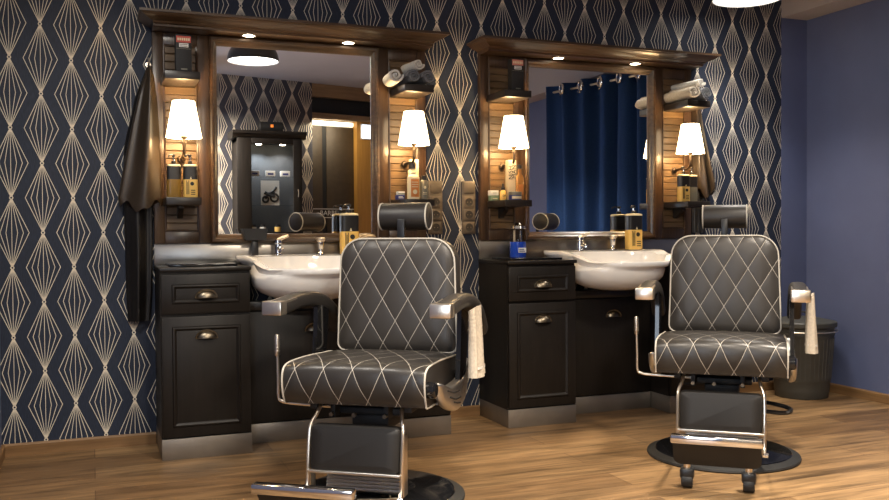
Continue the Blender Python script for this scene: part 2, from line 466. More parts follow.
# ------------------------------------------------------------------ blue curtain along the right side (seen in the right mirror)
ca, cb = Vector((4.215, -1.46, 0)), Vector((3.945, -2.77, 0))
cd = (cb - ca); CL = cd.length; CZ = math.atan2(cd.y, cd.x)
rod = thing('curtain_rod', 'slim steel curtain rod below the soffit carrying the blue curtain', 'rod', (ca.x, ca.y, 2.305), CZ)
b = MB(); b.tube([(-.06, 0, 0), (CL + .05, 0, 0)], .010); b.build('pole', M['chromes'], rod)
for x in (-.05, CL + .04):
    b = MB(); b.lathe([(.0, -.01), (.02, -.01), (.02, .01), (.0, .01)], (x, 0, 0), 'x', 16, cap0=False, cap1=False); b.build('finial', M['chromes'], rod)
cur = thing('curtain', 'long navy blue curtain on steel rings, reflected in the right mirror', 'curtain', (ca.x, ca.y, 0), CZ)
def wave(x): return .052 * math.sin(2 * PI * x / .235 + .6) + .014 * math.sin(2 * PI * x / .13 + 2)
rings = []
NX = 140
for z in (.03, .4, .9, 1.3, 1.7, 2.0, 2.2, 2.3, 2.36):
    fr, bk = [], []
    k = .75 + .25 * (z / 2.36)
    for i in range(NX + 1):
        x = CL * i / NX
        y = wave(x + .012 * math.sin(z * 2.1 + x * 5)) * k
        fr.append((x, y, z)); bk.append((x, y + .006, z))
    rings.append(fr + bk[::-1])
b = MB(); b.loft(rings); b.build('fabric', M['curtain'], cur, smooth=60)
for k in range(11):
    x = .05 + k * .1175
    if x > CL: break
    y = wave(x)
    a = [(x + (.034 * math.cos(q)) * .55, y - .004, 2.305 + .034 * math.sin(q)) for q in [2 * PI * j / 20 for j in range(20)]]
    b = MB(); b.tube([(x + .036 * math.cos(2 * PI * j / 20), y - .006 + .012 * math.cos(2 * PI * j / 20), 2.305 + .042 * math.sin(2 * PI * j / 20)) for j in range(20)], .010, 8, closed=True)
    b.build('grommet', M['ringm'], cur)

# ------------------------------------------------------------------ display cabinet + speaker behind the camera (seen in the left mirror)
t = thing('display_cabinet', 'black glass-fronted display cabinet with crown, reflected in the left mirror', 'cabinet', (1.77, -4.99, 0), 0)
# local: x -.35..+.35, front faces +Y (toward the mirrors), depth into -Y
def dcab():
    b = MB()
    b.box(-.345, -.325, -.34, 0, .0, 2.04); b.box(.325, .345, -.34, 0, .0, 2.04)
    b.box(-.345, .345, -.34, -.32, .0, 2.04, mi=0); b.box(-.345, .345, -.34, 0, 2.0, 2.04); b.box(-.345, .345, -.34, 0, 0, 1.03)
    b.build('body', M['dark'], t)
    b = MB(); b.box(-.325, .325, -.32, -.315, 1.03, 2.0); b.build('back_lining', M['cabint'], t)
    b = MB()
    b.prism([(-.34, 2.04), (0.0, 2.04), (.02, 2.06), (.035, 2.075), (.06, 2.085), (.06, 2.116), (-.34, 2.116)], 'x', -.39, .39)
    b.build('crown', M['darkh'], t)
    b = MB()
    b.box(-.345, -.195, 0, .022, 1.03, 2.04, .006); b.box(.25, .345, 0, .022, 1.03, 2.04, .006)
    b.box(-.195, .25, 0, .022, 1.98, 2.04, .004); b.box(-.195, .25, 0, .022, 1.03, 1.05, .004)
    d = b.build('door', M['dark'], t)
    b = MB(); b.box(-.195, .25, .006, .010, 1.05, 1.98); b.build('glass_pane', M['glass'], d)
    b = MB(); b.tube([(.30, .03, 1.5), (.30, .045, 1.46), (.30, .03, 1.42)], .006); b.build('handle', M['brass'], d)
    for z in (1.335, 1.645):
        b = MB(); b.box(-.322, .322, -.31, -.02, z - .006, z); b.build('glass_shelf', M['glass'], t)
    for x in (-.09, .17):
        b = MB(); b.lathe([(0, 1.985), (.03, 1.985), (.03, 1.999), (0, 1.999)], (x, -.15, 0), cap0=False, cap1=False); b.build('downlight', M['spot'], t)
dcab()
lamp('cabinet_light', 'SPOT', (1.68, -5.14, 1.975), 13., (.85, .93, 1.), .01, angle=2.4)
lamp('cabinet_light', 'SPOT', (1.94, -5.14, 1.975), 8., (.95, .93, .9), .01, angle=2.4)
sp = thing('speaker', 'black portable speaker with orange badge on top of the display cabinet', 'speaker', (1.812, -5.13, 2.116))
b = MB(); b.lathe([(.0, -.13), (.045, -.13), (.058, -.118), (.058, .118), (.045, .13), (.0, .13)], (0, 0, .060), 'x', 24, cap0=False, cap1=False); b.build('body', M['matte'], sp)
b = MB(); b.box(-.012, .018, .056, .062, .052, .082, .003); b.build('badge', M['orangeglow'], sp)
t = thing('picture_card', 'white picture card of a dark motorcycle leaning inside the display cabinet', 'picture', (1.81, -5.20, 1.336))
b = MB(); b.box(-.10, .10, -.006, .0, 0, .27); b.build('card', M['card'], t)
b = MB()
for cx, cz, r in ((.045, .085, .042), (-.05, .065, .03)):
    b.tube([(cx + r * math.cos(2 * PI * j / 20), .003, cz + r * math.sin(2 * PI * j / 20)) for j in range(20)], .011, 6, closed=True)
b.tube([(-.05, .003, .07), (-.02, .003, .13), (.03, .003, .15), (.07, .003, .20)], .012, 6); b.tube([(-.06, .003, .14), (.0, .003, .11), (.05, .003, .10)], .02, 6)
b.build('motorcycle_drawing', M['ink'], t)
for i, (x, nm) in enumerate(((1.63, 'leftmost in the mirror'), (1.80, 'in the middle'), (1.96, 'rightmost in the mirror'))):
    t = thing('carton', 'small white product carton on the upper glass shelf, ' + nm, 'box', (x, -5.13, 1.646), 0, 'cartons in the display cabinet')
    b = MB(); b.box(-.05, .05, -.03, .03, 0, .06, .003); b.build('carton_body', M['white'], t)
    b = MB(); b.box(-.03, .03, .030, .0312, .015, .035); b.build('print', M['navy'], t)
for i, (x, nm, mm) in enumerate(((1.60, 'white jar on the lower ledge of the display cabinet, by its left side', 'white'), (1.70, 'pale jar on the lower ledge of the display cabinet, second along', 'card'), (1.86, 'gold jar on the lower ledge of the display cabinet', 'yellow'))):
    t = thing('jar', nm, 'jar', (x, -5.05, 1.031), 0, 'jars in the display cabinet')
    b = MB(); b.lathe([(0, 0), (.032, 0), (.034, .01), (.034, .07), (.0, .07)], seg=20, cap0=False, cap1=False); b.build('jar_body', M[mm], t)
    b = MB(); b.lathe([(0, .07), (.030, .07), (.030, .095), (.0, .095)], seg=20, cap0=False, cap1=False); b.build('lid', M['black'], t)

# ------------------------------------------------------------------ barber station: mirror cabinet
U1, U2 = .285, 2.024
UW = 1.415
def mirror_cabinet(X, label):
    t = thing('mirror_cabinet', label, 'mirror cabinet', (X, 0, .985), 0, 'mirror cabinets on the wallpapered wall')
    Z0, Z1 = 0., 1.034                       # local z, origin at the lower edge (z .985)
    for x0, x1 in ((0, .27), (1.145, UW)):
        left = x0 == 0
        b = MB()
        b.box(x0, x1, -.020, 0, Z0, Z1)
        s0, s1 = (x0, x0 + .05) if left else (x1 - .05, x1)
        i0, i1 = (x1 - .058, x1) if left else (x0, x0 + .058)
        b.box(s0, s1, -.034, -.018, Z0, Z1, .003); b.box(i0, i1, -.034, -.018, Z0, Z1, .003)
        a0, a1 = min(s1, i1), max(s0, i0)
        a0, a1 = (s1, i0) if left else (i1, s0)
        b.box(a0, a1, -.034, -.018, Z0, Z0 + .06, .003); b.box(a0, a1, -.034, -.018, Z1 - .06, Z1, .003)
        p = b.build('side_panel', M['woodv'], t)
        b = MB(); n = 23; z = Z0 + .062; h = (Z1 - .062 - z) / n
        for k in range(n): b.box(a0 + .002, a1 - .002, -.028, -.015, z + k * h, z + (k + 1) * h - .0018, .0035, seg=1)
        b.build('slats', M['slat'], p)
        b = MB()
        for xx in (a0 + .004, a1 - .004): b.tube([(xx, -.034, Z0 + .06), (xx, -.034, Z1 - .06)], .005, 6)
        for zz in (Z0 + .064, Z1 - .064): b.tube([(a0, -.034, zz), (a1, -.034, zz)], .005, 6)
        b.build('bead', M['woodv'], p)
    # mirror and its moulded frame
    b = MB(); b.box(.30, 1.115, -.020, -.004, .035, 1.0); b.build('mirror', M['mirror'], t, smooth=0)
    fr = None
    ox0, ox1, oz0, oz1, wd = .27, 1.145, 0., 1.032, .038
    prof = [(0, -.020), (0, -.052), (.008, -.058), (.016, -.056), (.022, -.046), (.030, -.040), (.036, -.030), (.038, -.0195)]
    rings = []
    for d, y in prof:
        kb = 1.24
        rings.append([(ox0 + d, y, oz0 + d * kb), (ox1 - d, y, oz0 + d * kb), (ox1 - d, y, oz1 - d * kb), (ox0 + d, y, oz1 - d * kb)])
    b = MB(); b.loft(rings, cap0=False, cap1=False); fr = b.build('mirror_frame', M['woodh'], t, smooth=20)
    # crown moulding with mitred returns, hollow box below it carries the spotlights
    def cprof(ex):                     # (outset, z)
        return ex
    P = [(0, 1.035), (.085, 1.035), (.092, 1.037), (.094, 1.046), (.110, 1.049), (.116, 1.056), (.146, 1.068), (.164, 1.080), (.168, 1.085), (.178, 1.086), (.178, 1.098), (0, 1.098)]
    rings = []
    for d, z in P:
        y = -(.057 + d) if d else 0.
        sx = max(0., d - .112)
        rings.append([(-sx, 0, z), (-sx, y, z), (UW + sx, y, z), (UW + sx, 0, z)])
    b = MB(); b.loft(rings[1:-1], cap0=True, cap1=True); cr = b.build('crown', M['woodh'], t, smooth=25)
    for x in (.455, .965):
        b = MB(); b.lathe([(.030, 1.029), (.036, 1.030), (.036, 1.0345), (.022, 1.0345)], (x, -.105, 0), seg=24, cap0=False, cap1=False); s_ = b.build('spotlight', M['chromes'], t)
        b = MB(); b.lathe([(0, 1.0305), (.029, 1.0305)], (x, -.105, 0), seg=24, cap0=False, cap1=False); b.build('bulb', M['spot'], s_)
        lamp('spotlight_beam', 'SPOT', (X + x, -.105, .985 + 1.022), 4.5, (1., .78, .48), .02, (math.radians(-4), 0, 0), angle=2.3, blend=.7)
    # four shelves
    for x0, x1 in ((.04, .20), (UW - .20, UW - .04)):
        for zb, th in ((.772, .038), (.184, .036)):
            b = MB(); b.box(x0, x1, -.27, -.03, zb, zb + th, .002)
            sh = b.build('shelf', M['shelfw'], t)
            if zb > .5: continue
            b = MB(); b.prism([(-.03, zb), (-.03, zb - .06), (-.045, zb - .06), (-.12, zb - .012), (-.12, zb)], 'x', (x0 + x1) / 2 - .012, (x0 + x1) / 2 + .012); b.build('bracket', M['shelfw'], sh)
    return t
mirror_cabinet(U1, 'walnut mirror cabinet with crown over the left washbasin')
mirror_cabinet(U2, 'walnut mirror cabinet with crown over the right washbasin')

# steel splashbacks
for X, lb in ((U1, 'brushed steel splashback strip behind the left washbasin'), (U2, 'brushed steel splashback strip behind the right washbasin')):
    b = MB(); b.box(.0, UW, -.012, -.001, 0, .104, .001); tag(b.build('splashback', M['splash'], loc=(X, 0, .881)), lb, 'splashback')

# ------------------------------------------------------------------ base cabinets
def cup_handle(b, x, y, z):
    """half-dome cup pull"""
    rings = []
    n = 14; a, h, d = .046, .034, .026
    for i in range(7):
        t_ = PI / 2 * i / 6
        rr = math.cos(t_); yy = -d * math.sin(t_)
        ring = [(x + a * rr * math.cos(PI * k / n), y + yy, z + h * rr * math.sin(PI * k / n)) for k in range(n + 1)]
        rings.append(ring)
    b.loft(rings, cap0=False, cap1=False, close=False)
    b.tube([(x - a - .003, y - .002, z), (x, y - .002, z + .0), (x + a + .003, y - .002, z)], .0035, 6)
    arc = [(x + (a + .003) * math.cos(PI * k / 12), y - .002, z + (h + .003) * math.sin(PI * k / 12)) for k in range(13)]
    b.tube(arc, .0035, 6)
def front_panel(x0, x1, y, z0, z1, ins=.045):
    b = MB()
    b.box(x0, x1, y, y + .019, z0, z1, .003)
    a0, a1, c0, c1 = x0 + ins, x1 - ins, z0 + ins, z1 - ins
    # raised moulding
    prof = [(0, 0), (.004, -.006), (.010, -.008), (.016, -.004), (.020, 0)]
    rings = [[(a0 + d, y + yy, c0 + d), (a1 - d, y + yy, c0 + d), (a1 - d, y + yy, c1 - d), (a0 + d, y + yy, c1 - d)] for d, yy in prof]
    b.loft(rings, cap0=False, cap1=False)
    return b
def base_cabinet(X, label, x0=0., x1=.405):
    t = thing('base_cabinet', label, 'cabinet', (X, 0, 0), 0, 'tall-fronted base cabinets beside the washbasins')
    b = MB(); b.box(x0, x1, -.366, -.0, .095, .862); b.build('body', M['dark'], t)
    b = MB(); b.box(x0 - .004, x1 + .003, -.392, -.0, .862, .880, .004); b.build('worktop', M['darkh'], t)
    for nm, z0, z1, hz in (('drawer', .668, .848, .740), ('door', .104, .655, .553)):
        d = front_panel(x0 + .004, x1 - .004, -.386, z0, z1).build(nm, M['dark'], t)
        b = MB(); cup_handle(b, (x0 + x1) / 2, -.387, hz); b.build('cup_handle', M['brass'], d)
    b = MB(); b.box(x0, x1, -.380, -.0, .0, .0955, .001); b.build('plinth', M['plinth'], t)
    return t
def sink_cabinet(X, label):
    t = thing('sink_cabinet', label, 'cabinet', (X, 0, 0), 0, 'recessed cabinets under the washbasins')
    x0, x1 = .41, 1.005
    b = MB(); b.box(x0, x1, -.182, -.004, .095, .69); b.build('body', M['dark'], t)
    b = MB(); b.box(x0 + .003, x1 - .003, -.200, -.1825, .655, .699, .003); b.build('fascia', M['darkh'], t)
    b = MB(); b.box(x0 + .003, x1 - .003, -.200, -.181, .102, .648, .003); d = b.build('door', M['dark'], t)
    b = MB(); cup_handle(b, .752, -.201, .545); b.build('cup_handle', M['brass'], d)
    b = MB(); b.box(x0, x1, -.196, -.004, 0, .0945, .001); b.build('plinth', M['plinth'], t)
for X, s_ in ((U1, 'left'), (U2, 'right')):
    base_cabinet(X, 'dark wood base cabinet with drawer and door, left of the %s washbasin' % s_)
    base_cabinet(X, 'dark wood base cabinet on the right of the %s washbasin, behind the %s chair' % (s_, s_), 1.01, UW)
    sink_cabinet(X, 'recessed dark cabinet with one cup handle under the %s washbasin' % s_)
    b = MB(); b.box(-.155, .155, -.125, .125, 0, .012, .003)
    tag(b.build('worktop_mat', M['gloss'], loc=(X + .20, -.20, .8803)), 'thin black mat lying on the base cabinet left of the %s washbasin' % s_, 'mat', 'black worktop mats')

# ------------------------------------------------------------------ washbasins
def washbasin(X, label):
    t = thing('washbasin', label, 'washbasin', (X, 0, 0), 0, 'white ceramic washbasins')
    out = [(.42, -.014), (.39, -.04), (.384, -.11), (.405, -.175), (.428, -.25), (.452, -.33), (.50, -.43), (.585, -.515), (.69, -.552), (.80, -.545),
           (.91, -.50), (1.0, -.42), (1.06, -.31), (1.085, -.20), (1.082, -.10), (1.05, -.025), (.95, -.014), (.71, -.014), (.52, -.014)]
    O = spline([(x, y, 0) for x, y in out], 4, True)
    def rimz(x, y):
        k = min(1, max(0, (y + .44) / .26)); k = k * k * (3 - 2 * k)
        e = min(1, max(0, (.50 - x) / .06)) if x < .6 else min(1, max(0, (x - .93) / .06)); e = e * e * (3 - 2 * e)
        return .868 + .056 * max(k, .65 * e)
    cx, cy = .715, -.275
    def ell(p, a, b_, ox, oy):
        th = math.atan2((p.y - oy) / b_, (p.x - ox) / a); return (ox + a * math.cos(th), oy + b_ * math.sin(th))
    def sc(p, k): return (cx + (p.x - cx) * k, cy + (p.y - cy) * k)
    rings = []
    # underside, bottom first
    for a, b_, z, oy in ((.03, .03, 0.704, -.30), (.11, .09, 0.707, -.30), (.19, .155, 0.723, -.30), (.245, .195, 0.748, -.29), (.278, .225, 0.778, -.285), (.290, .243, .815, -.28), (.292, .250, .828, -.275)):
        rings.append([(*ell(p, a, b_, .712, oy), z) for p in O])
    side = lambda p: p.x < .46 or p.x > .955
    rings.append([(*sc(p, .975), max(.884 if side(p) else .836, rimz(p.x, p.y) - .030)) for p in O])
    rings.append([(*sc(p, .995), max(.887 if side(p) else .842, rimz(p.x, p.y) - .022)) for p in O])
    rings.append([(*sc(p, 1.0), rimz(p.x, p.y) - .005) for p in O])
    rings.append([(*sc(p, .985), rimz(p.x, p.y)) for p in O])
    rings.append([(*sc(p, .95), rimz(p.x, p.y) - .002) for p in O])
    rings.append([(*ell(p, .282, .195, .712, -.325), rimz(p.x, p.y) - .007) for p in O])
    for a, b_, z in ((.270, .182, .845), (.235, .152, .80), (.16, .10, .768), (.05, .035, .757)):
        rings.append([(*ell(p, a, b_, .72, -.325), z) for p in O])
    b = MB(); b.loft(rings); b.build('bowl', M['ceramic'], t, smooth=60)
    b = MB(); b.lathe([(0, .760), (.022, .760), (.024, .757), (.02, .752)], (.735, -.325, 0), seg=20, cap0=False, cap1=False); b.build('drain', M['chrome'], t)
    return t
for X, s_ in ((U1, 'left'), (U2, 'right')):
    washbasin(X, 'wide white ceramic washbasin under the %s mirror' % s_)
    f = thing('mixer_tap', 'chrome single-lever mixer tap on the %s washbasin' % s_, 'tap', (X + .59, -.105, .923), 0, 'mixer taps')
    b = MB(); b.lathe([(.0, 0), (.024, 0), (.024, .006), (.018, .010), (.017, .055), (.021, .060), (.021, .074), (.0, .078)], seg=20, cap0=False, cap1=False); b.build('body', M['chrome'], f)
    b = MB(); b.tube(spline([(0, 0, .07), (.008, -.008, .080), (.030, -.02, .092), (.048, -.03, .098)], 5), [.012] * 5 + [.010] * 5 + [.008] * 6, 10); b.build('lever', M['chromes'], f)
    b = MB(); b.tube(spline([(0, 0, .03), (.004, -.03, .036), (.006, -.055, .03), (.006, -.058, .02)], 5), .011, 10); b.build('spout', M['chrome'], f)
    f = thing('hand_shower', 'small chrome pull-out shower head on the %s washbasin' % s_, 'tap', (X + .81, -.105, .923), 0, 'pull-out shower heads')
    b = MB(); b.lathe([(0, 0), (.027, 0), (.027, .005), (.014, .010), (.011, .016), (.013, .03), (.016, .05), (.017, .064), (.0, .066)], seg=20, cap0=False, cap1=False); b.build('handle', M['chrome'], f)
    b = MB(); b.lathe([(0, .064), (.016, .064), (.024, .072), (.025, .082), (.018, .088), (0, .089)], seg=20, cap0=False, cap1=False); b.build('spray_head', M['chromes'], f)

# ------------------------------------------------------------------ wall sconces
def sconce(X, x, label):
    t = thing('wall_sconce', label, 'lamp', (X + x, -.034, 1.40), 0, 'cone-shaded wall sconces')
    b = MB(); b.lathe([(0, 0), (.018, 0), (.019, -.005), (.014, -.012), (0, -.014)], axis='y', seg=20, cap0=False, cap1=False); b.build('wall_plate', M['bronze'], t)
    b = MB(); b.tube(spline([(0, -.01, .0), (0, -.07, .004), (.0, -.125, .0), (0, -.155, .02), (0, -.158, .055), (0, -.156, .085)], 5), .0075, 8); b.build('arm', M['bronze'], t)
    b = MB(); b.lathe([(0, .082), (.006, .082), (.016, .090), (.017, .098), (.0, .098)], (0, -.156, 0), seg=16, cap0=False, cap1=False); b.build('socket_cup', M['bronze'], t)
    b = MB(); b.lathe([(.0835, .091), (.0525, .264), (.0510, .264), (.082, .091), (.0835, .091)], (0, -.156, 0), seg=36, cap0=False, cap1=False); b.build('shade', M['shade'], t)
    b = MB(); b.lathe([(0, .10), (.012, .10), (.014, .12), (.026, .145), (.028, .165), (.02, .185), (.0, .193)], (0, -.156, 0), seg=16, cap0=False, cap1=False); b.build('bulb', M['shade'], t)
    lamp('sconce_light', 'POINT', (X + x, -.19, 1.40 + .225), SC_E, (1., .62, .27), .03)
    lamp('sconce_light', 'POINT', (X + x, -.19, 1.40 + .092 + .0), SC_E, (1., .62, .27), .03)
SC_E = 7.5
for X, s_ in ((U1, 'left'), (U2, 'right')):
    sconce(X, .13, 'glowing cone-shaded wall sconce on the left panel of the %s mirror cabinet' % s_)
    sconce(X, UW - .124, 'glowing cone-shaded wall sconce on the right panel of the %s mirror cabinet' % s_)

# ------------------------------------------------------------------ pendant lamps
def pendant(x, y, z, label, e, spread=180, col=(1., .88, .73)):
    t = thing('pendant_lamp', label, 'lamp', (x, y, z), 0, 'grey dome pendant lamps')
    r, h = .198, .165
    prof = [(r * math.cos(a), h * math.sin(a)) for a in [PI / 2 * k / 12 for k in range(12)]] + [(.026, h)]
    b = MB(); b.lathe([(r, -.012)] + prof + [(.026, h + .03), (.0, h + .034)], seg=48, cap0=False, cap1=False); b.build('dome', M['dome'], t)
    b = MB(); b.lathe([(r - .003, -.011), (r - .006, .0), (r * .9, .05)], seg=48, cap0=False, cap1=False); b.build('inner_reflector', M['domein'], t)
    b = MB(); b.lathe([(0, .004), (r - .006, .004)], seg=48, cap0=False, cap1=False); b.build('diffuser', M['glow'], t)
    b = MB(); b.tube([(0, 0, h + .03), (0, 0, ZC - z - .02)], .004, 8); b.build('cord', M['black'], t)
    b = MB(); b.lathe([(0, ZC - z - .025), (.05, ZC - z - .022), (.055, ZC - z - .001), (0, ZC - z - .001)], seg=24, cap0=False, cap1=False); b.build('ceiling_rose', M['dome'], t)
    lamp('pendant_light', 'AREA', (x, y, z - .016), e, col, .36, spread=math.radians(spread))
# added window in the left wall, out of view, put in for cool fill light
b = MB()
for y0, y1, z0, z1 in ((-4.50, -4.44, .32, 1.64), (-3.36, -3.30, .32, 1.64), (-4.44, -3.36, .32, .38), (-4.44, -3.36, 1.58, 1.64), (-3.92, -3.88, .38, 1.58)):
    b.box(XL + .001, XL + .04, y0, y1, z0, z1, .004)
struct(b.build('fill_window_1', M['white']))
b = MB(); b.box(XL + .002, XL + .012, -4.44, -3.36, .38, 1.58); pn = b.build('fill_window_pane', M['tubew'], bpy.data.objects['fill_window_1'])
lamp('cool_fill_light', 'AREA', (XL + .06, -3.90, .98), 16., (.50, .72, 1.), 1.05, (0, -PI / 2, 0), shape='RECTANGLE', size_y=1.25)  # added cool area light, no such source in view
PE = 36.
pendant(1.19, -2.50, 2.385, 'grey dome pendant lamp whose reflection hangs in the left mirror', PE * 1.3, 125)
pendant(3.56, -.40, 2.385, 'grey dome pendant lamp hanging in front of the wallpaper at top right', PE * .25, 96, (1., .93, .84))
pendant(-.08, -1.70, 2.385, 'added grey dome pendant lamp near the left wall, unseen fill light', PE * .75, 180, (1., .93, .82))  # added lamp above the frame to light the left wallpaper
pendant(.84, -4.50, 2.385, 'added grey dome pendant lamp near the camera, unseen fill light', PE * 2.6)  # added lamp out of view to brighten the reflected wallpaper
pendant(2.75, -2.25, 2.385, 'added grey dome pendant lamp before the right barber chair, unseen fill light', PE * 1.15, 112)  # added lamp above the frame, put in for overall brightness

# ------------------------------------------------------------------ wall sockets
def sockets(x, label):
    t = thing('socket_strip', label, 'socket', (x, 0, 1.022), 0, 'vertical wall socket strips')
    b = MB(); b.box(-.041, .041, -.010, -.0005, 0, .295, .003); b.build('frame_plate', M['plate'], t)
    b = MB(); b.box(-.033, .033, -.016, -.008, .226, .290, .004); b.build('rocker_switch', M['plate'], t)
    for k in range(3):
        z = .037 + k * .0705
        b = MB()
        b.box(-.033, .033, -.014, -.008, z - .032, z + .032, .004)
        s_ = b.build('socket_outlet', M['plate'], t)
        b = MB(); b.lathe([(.022, -.0145), (.0225, -.0150), (.019, -.0142), (0, -.0142)], (0, 0, z), 'y', 20, cap0=False, cap1=False)
        b.build('socket_well', M['platehole'], s_)
        b = MB()
        for xx in (-.0095, .0095): b.lathe([(0, -.0160), (.003, -.0160), (.003, -.0145)], (xx, 0, z), 'y', 8, cap0=False, cap1=False)
        b.build('contact', M['brass'], s_)
sockets(1.764, 'taupe socket strip with switch beside the left mirror cabinet')
sockets(1.962, 'taupe socket strip with switch beside the right mirror cabinet')

# ------------------------------------------------------------------ bottles and boxes
def pump_bottle(x, y, z, wd, hgt, label, lower, upper='black', marks=True, rz=0., group='pump bottles'):
    t = thing('pump_bottle', label, 'bottle', (x, y, z), rz, group)
    a = wd / 2; d = a * .72
    def body(z0, z1, k=1., e=5.): return [(px * k, py * k, zz) for zz in ()]
    S = supell(a, d, 28, 4.5)
    def ring(k, zz): return [(p[0] * k, p[1] * k, zz) for p in S]
    b = MB(); b.loft([ring(.95, 0), ring(1, .004), ring(1, hgt * .55)]); b.build('body', M[lower], t)
    b = MB(); b.loft([ring(1.004, hgt * .55), ring(1.004, hgt * .945)]); b.build('upper_label', M[upper], t)
    b = MB(); b.loft([ring(1., hgt * .945), ring(.985, hgt * .985), ring(.80, hgt), ring(.3, hgt * 1.01)]); b.build('shoulder', M['cream'], t)
    b = MB(); c = a * .34
    b.lathe([(0, hgt), (c, hgt), (c, hgt + .016), (c * .6, hgt + .018), (c * .35, hgt + .02), (c * .35, hgt + .034), (c * .7, hgt + .036), (c * .7, hgt + .048), (0, hgt + .05)], seg=16, cap0=False, cap1=False)
    b.tube([(0, 0, hgt + .044), (-a * .4, -a * .25, hgt + .046), (-a * .68, -a * .45, hgt + .041), (-a * .72, -a * .48, hgt + .034)], .0042, 8)
    pm = b.build('pump', M['black'], t)
    b = MB(); b.lathe([(c * .40, hgt + .019), (c * .40, hgt + .035)], seg=14, cap0=False, cap1=False); b.build('pump_stem', M['chrome'], pm)
    if marks:
        b = MB(); k = wd / .095
        b.lathe([(0, -d - .0012), (.013 * k, -d - .0012), (.013 * k, -d)], (a * .18, 0, hgt * .42), 'y', 16, cap0=False, cap1=False)
        for i in range(3): b.box(-a * .62 + i * .007 * k, -a * .62 + (i * .007 + .0035) * k, -d - .001, -d + .001, hgt * .10, hgt * (.52 - .05 * (i % 2)))
        for i in range(3): b.box(a * .0, a * .6, -d - .001, -d + .001, hgt * (.09 + .06 * i), hgt * (.115 + .06 * i))
        b.build('print', M['ink'], t)
        b = MB(); b.prism([(-.006 * k, hgt * .56), (.006 * k, hgt * .56), (0, hgt * .64)], 'y', -d - .0015, -d + .001); b.build('drop_mark', M['cream'], t)
    return t
pump_bottle(U1 + .962, -.10, .9245, .094, .210, 'large yellow and black pump bottle standing on the left washbasin', 'yellow')
pump_bottle(U2 + .955, -.10, .9245, .094, .210, 'large yellow and black pump bottle standing on the right washbasin', 'yellow')
LS = 1.2055      # top of the lower shelves
pump_bottle(U1 + .083, -.17, LS, .066, .158, 'amber pump bottle on the lower left shelf of the left mirror cabinet, by the robe', 'amber', marks=False)
pump_bottle(U1 + .158, -.18, LS, .066, .158, 'yellow-labelled pump bottle on the lower left shelf of the left mirror cabinet', 'yellow')
pump_bottle(U2 + UW - .165, -.18, LS, .068, .160, 'orange-labelled pump bottle on the lower right shelf of the right mirror cabinet', 'yellow')
pump_bottle(U2 + UW - .085, -.15, LS, .062, .160, 'dark amber pump bottle on the lower right shelf of the right mirror cabinet', 'greylab', marks=False)

US = 1.7955      # top of the upper shelves
for X, s_, lab in ((U1, 'left', 'red'), (U2, 'right', 'pinkr')):
    t = thing('product_box', 'tall black box with red top label, upper shelf of the %s mirror cabinet' % s_, 'box', (X + (.130 if X == U1 else .140), -.20, US), 0, 'black product boxes')
    b = MB(); b.box(-.037, .037, -.025, .025, 0, .178, .002); b.build('carton', M['matte'], t)
    b = MB(); b.box(-.033, .033, -.0262, -.024, .140, .170); b.build('red_label', M[lab], t)
    b = MB()
    for i in range(6): b.box(-.028 + i * .0098, -.021 + i * .0098, -.0268, -.025, .149, .161)
    b.build('red_label_print', M['cream'], t)
    b = MB(); b.box(-.020, .022, -.0262, -.024, .118, .136); b.build('white_label', M['whiteprint'], t)
    b = MB()
    for k in range(2): b.box(-.016, .018, -.0268, -.025, .121 + k * .008, .1245 + k * .008)
    b.box(-.033, .033, -.0262, -.0245, .110, .112); b.box(-.012, .016, -.0262, -.0245, .012, .018)
    b.build('print', M['greylab'], t)

# right lower shelf of the left cabinet
bx = U1 + UW - .20
t = thing('tall_carton', 'tall plain cream carton at the back of the shelf by the sockets', 'box', (bx + .100, -.115, LS))
b = MB(); b.box(-.022, .022, -.02, .02, 0, .215, .002); b.build('carton', M['cream'], t)
b = MB(); b.box(-.014, .014, -.021, -.019, .03, .05); b.build('print', M['greylab'], t)
t = thing('lotion_bottle', 'cream lotion bottle with black cap behind the orange-labelled bottle', 'bottle', (bx + .080, -.150, LS))
b = MB(); S = supell(.023, .016, 24, 3.); b.loft([[(p[0], p[1], z) for p in S] for z in (0, .150)] + [[(p[0] * .6, p[1] * .6, .165) for p in S]]); b.build('body', M['cream'], t)
b = MB(); b.lathe([(0, .163), (.019, .163), (.019, .198), (0, .2)], seg=20, cap0=False, cap1=False); b.build('cap', M['black'], t)
b = MB(); b.text('R', .034, at(.002, -.0165, .118)); b.box(-.012, .014, -.0168, -.0155, .085, .092); b.build('print', M['ink'], t, smooth=0)
t = thing('labelled_bottle', 'wide cream bottle with a large orange label on the shelf by the sockets', 'bottle', (bx + .062, -.215, LS))
b = MB(); S = supell(.031, .020, 24, 4.); b.loft([[(p[0], p[1], z) for p in S] for z in (0, .112)] + [[(p[0] * .75, p[1] * .75, .124) for p in S], [(p[0] * .42, p[1] * .5, .128) for p in S], [(p[0] * .42, p[1] * .5, .138) for p in S]]); b.build('body', M['cream'], t)
b = MB(); b.box(-.020, .024, -.0212, -.0195, .012, .104, .0005); b.build('label_patch', M['orange'], t)
b = MB(); b.lathe([(0, -.0222), (.012, -.0222), (.012, -.021)], (.002, 0, .038), 'y', 18, cap0=False, cap1=False)
for i in range(3): b.box(-.016, .019, -.0222, -.021, .062 + i * .012, .066 + i * .012)
b.build('print', M['cream'], t)
t = thing('shampoo_bottle', 'small grey-green bottle with black cap on the shelf by the sockets', 'bottle', (bx + .125, -.205, LS))
b = MB(); S = supell(.021, .015, 24, 3.); b.loft([[(p[0], p[1], z) for p in S] for z in (0, .094)] + [[(p[0] * .6, p[1] * .7, .102) for p in S]]); b.build('body', M['greylab'], t)
b = MB(); b.lathe([(0, .101), (.013, .101), (.013, .124), (0, .126)], seg=18, cap0=False, cap1=False); b.build('cap', M['black'], t)
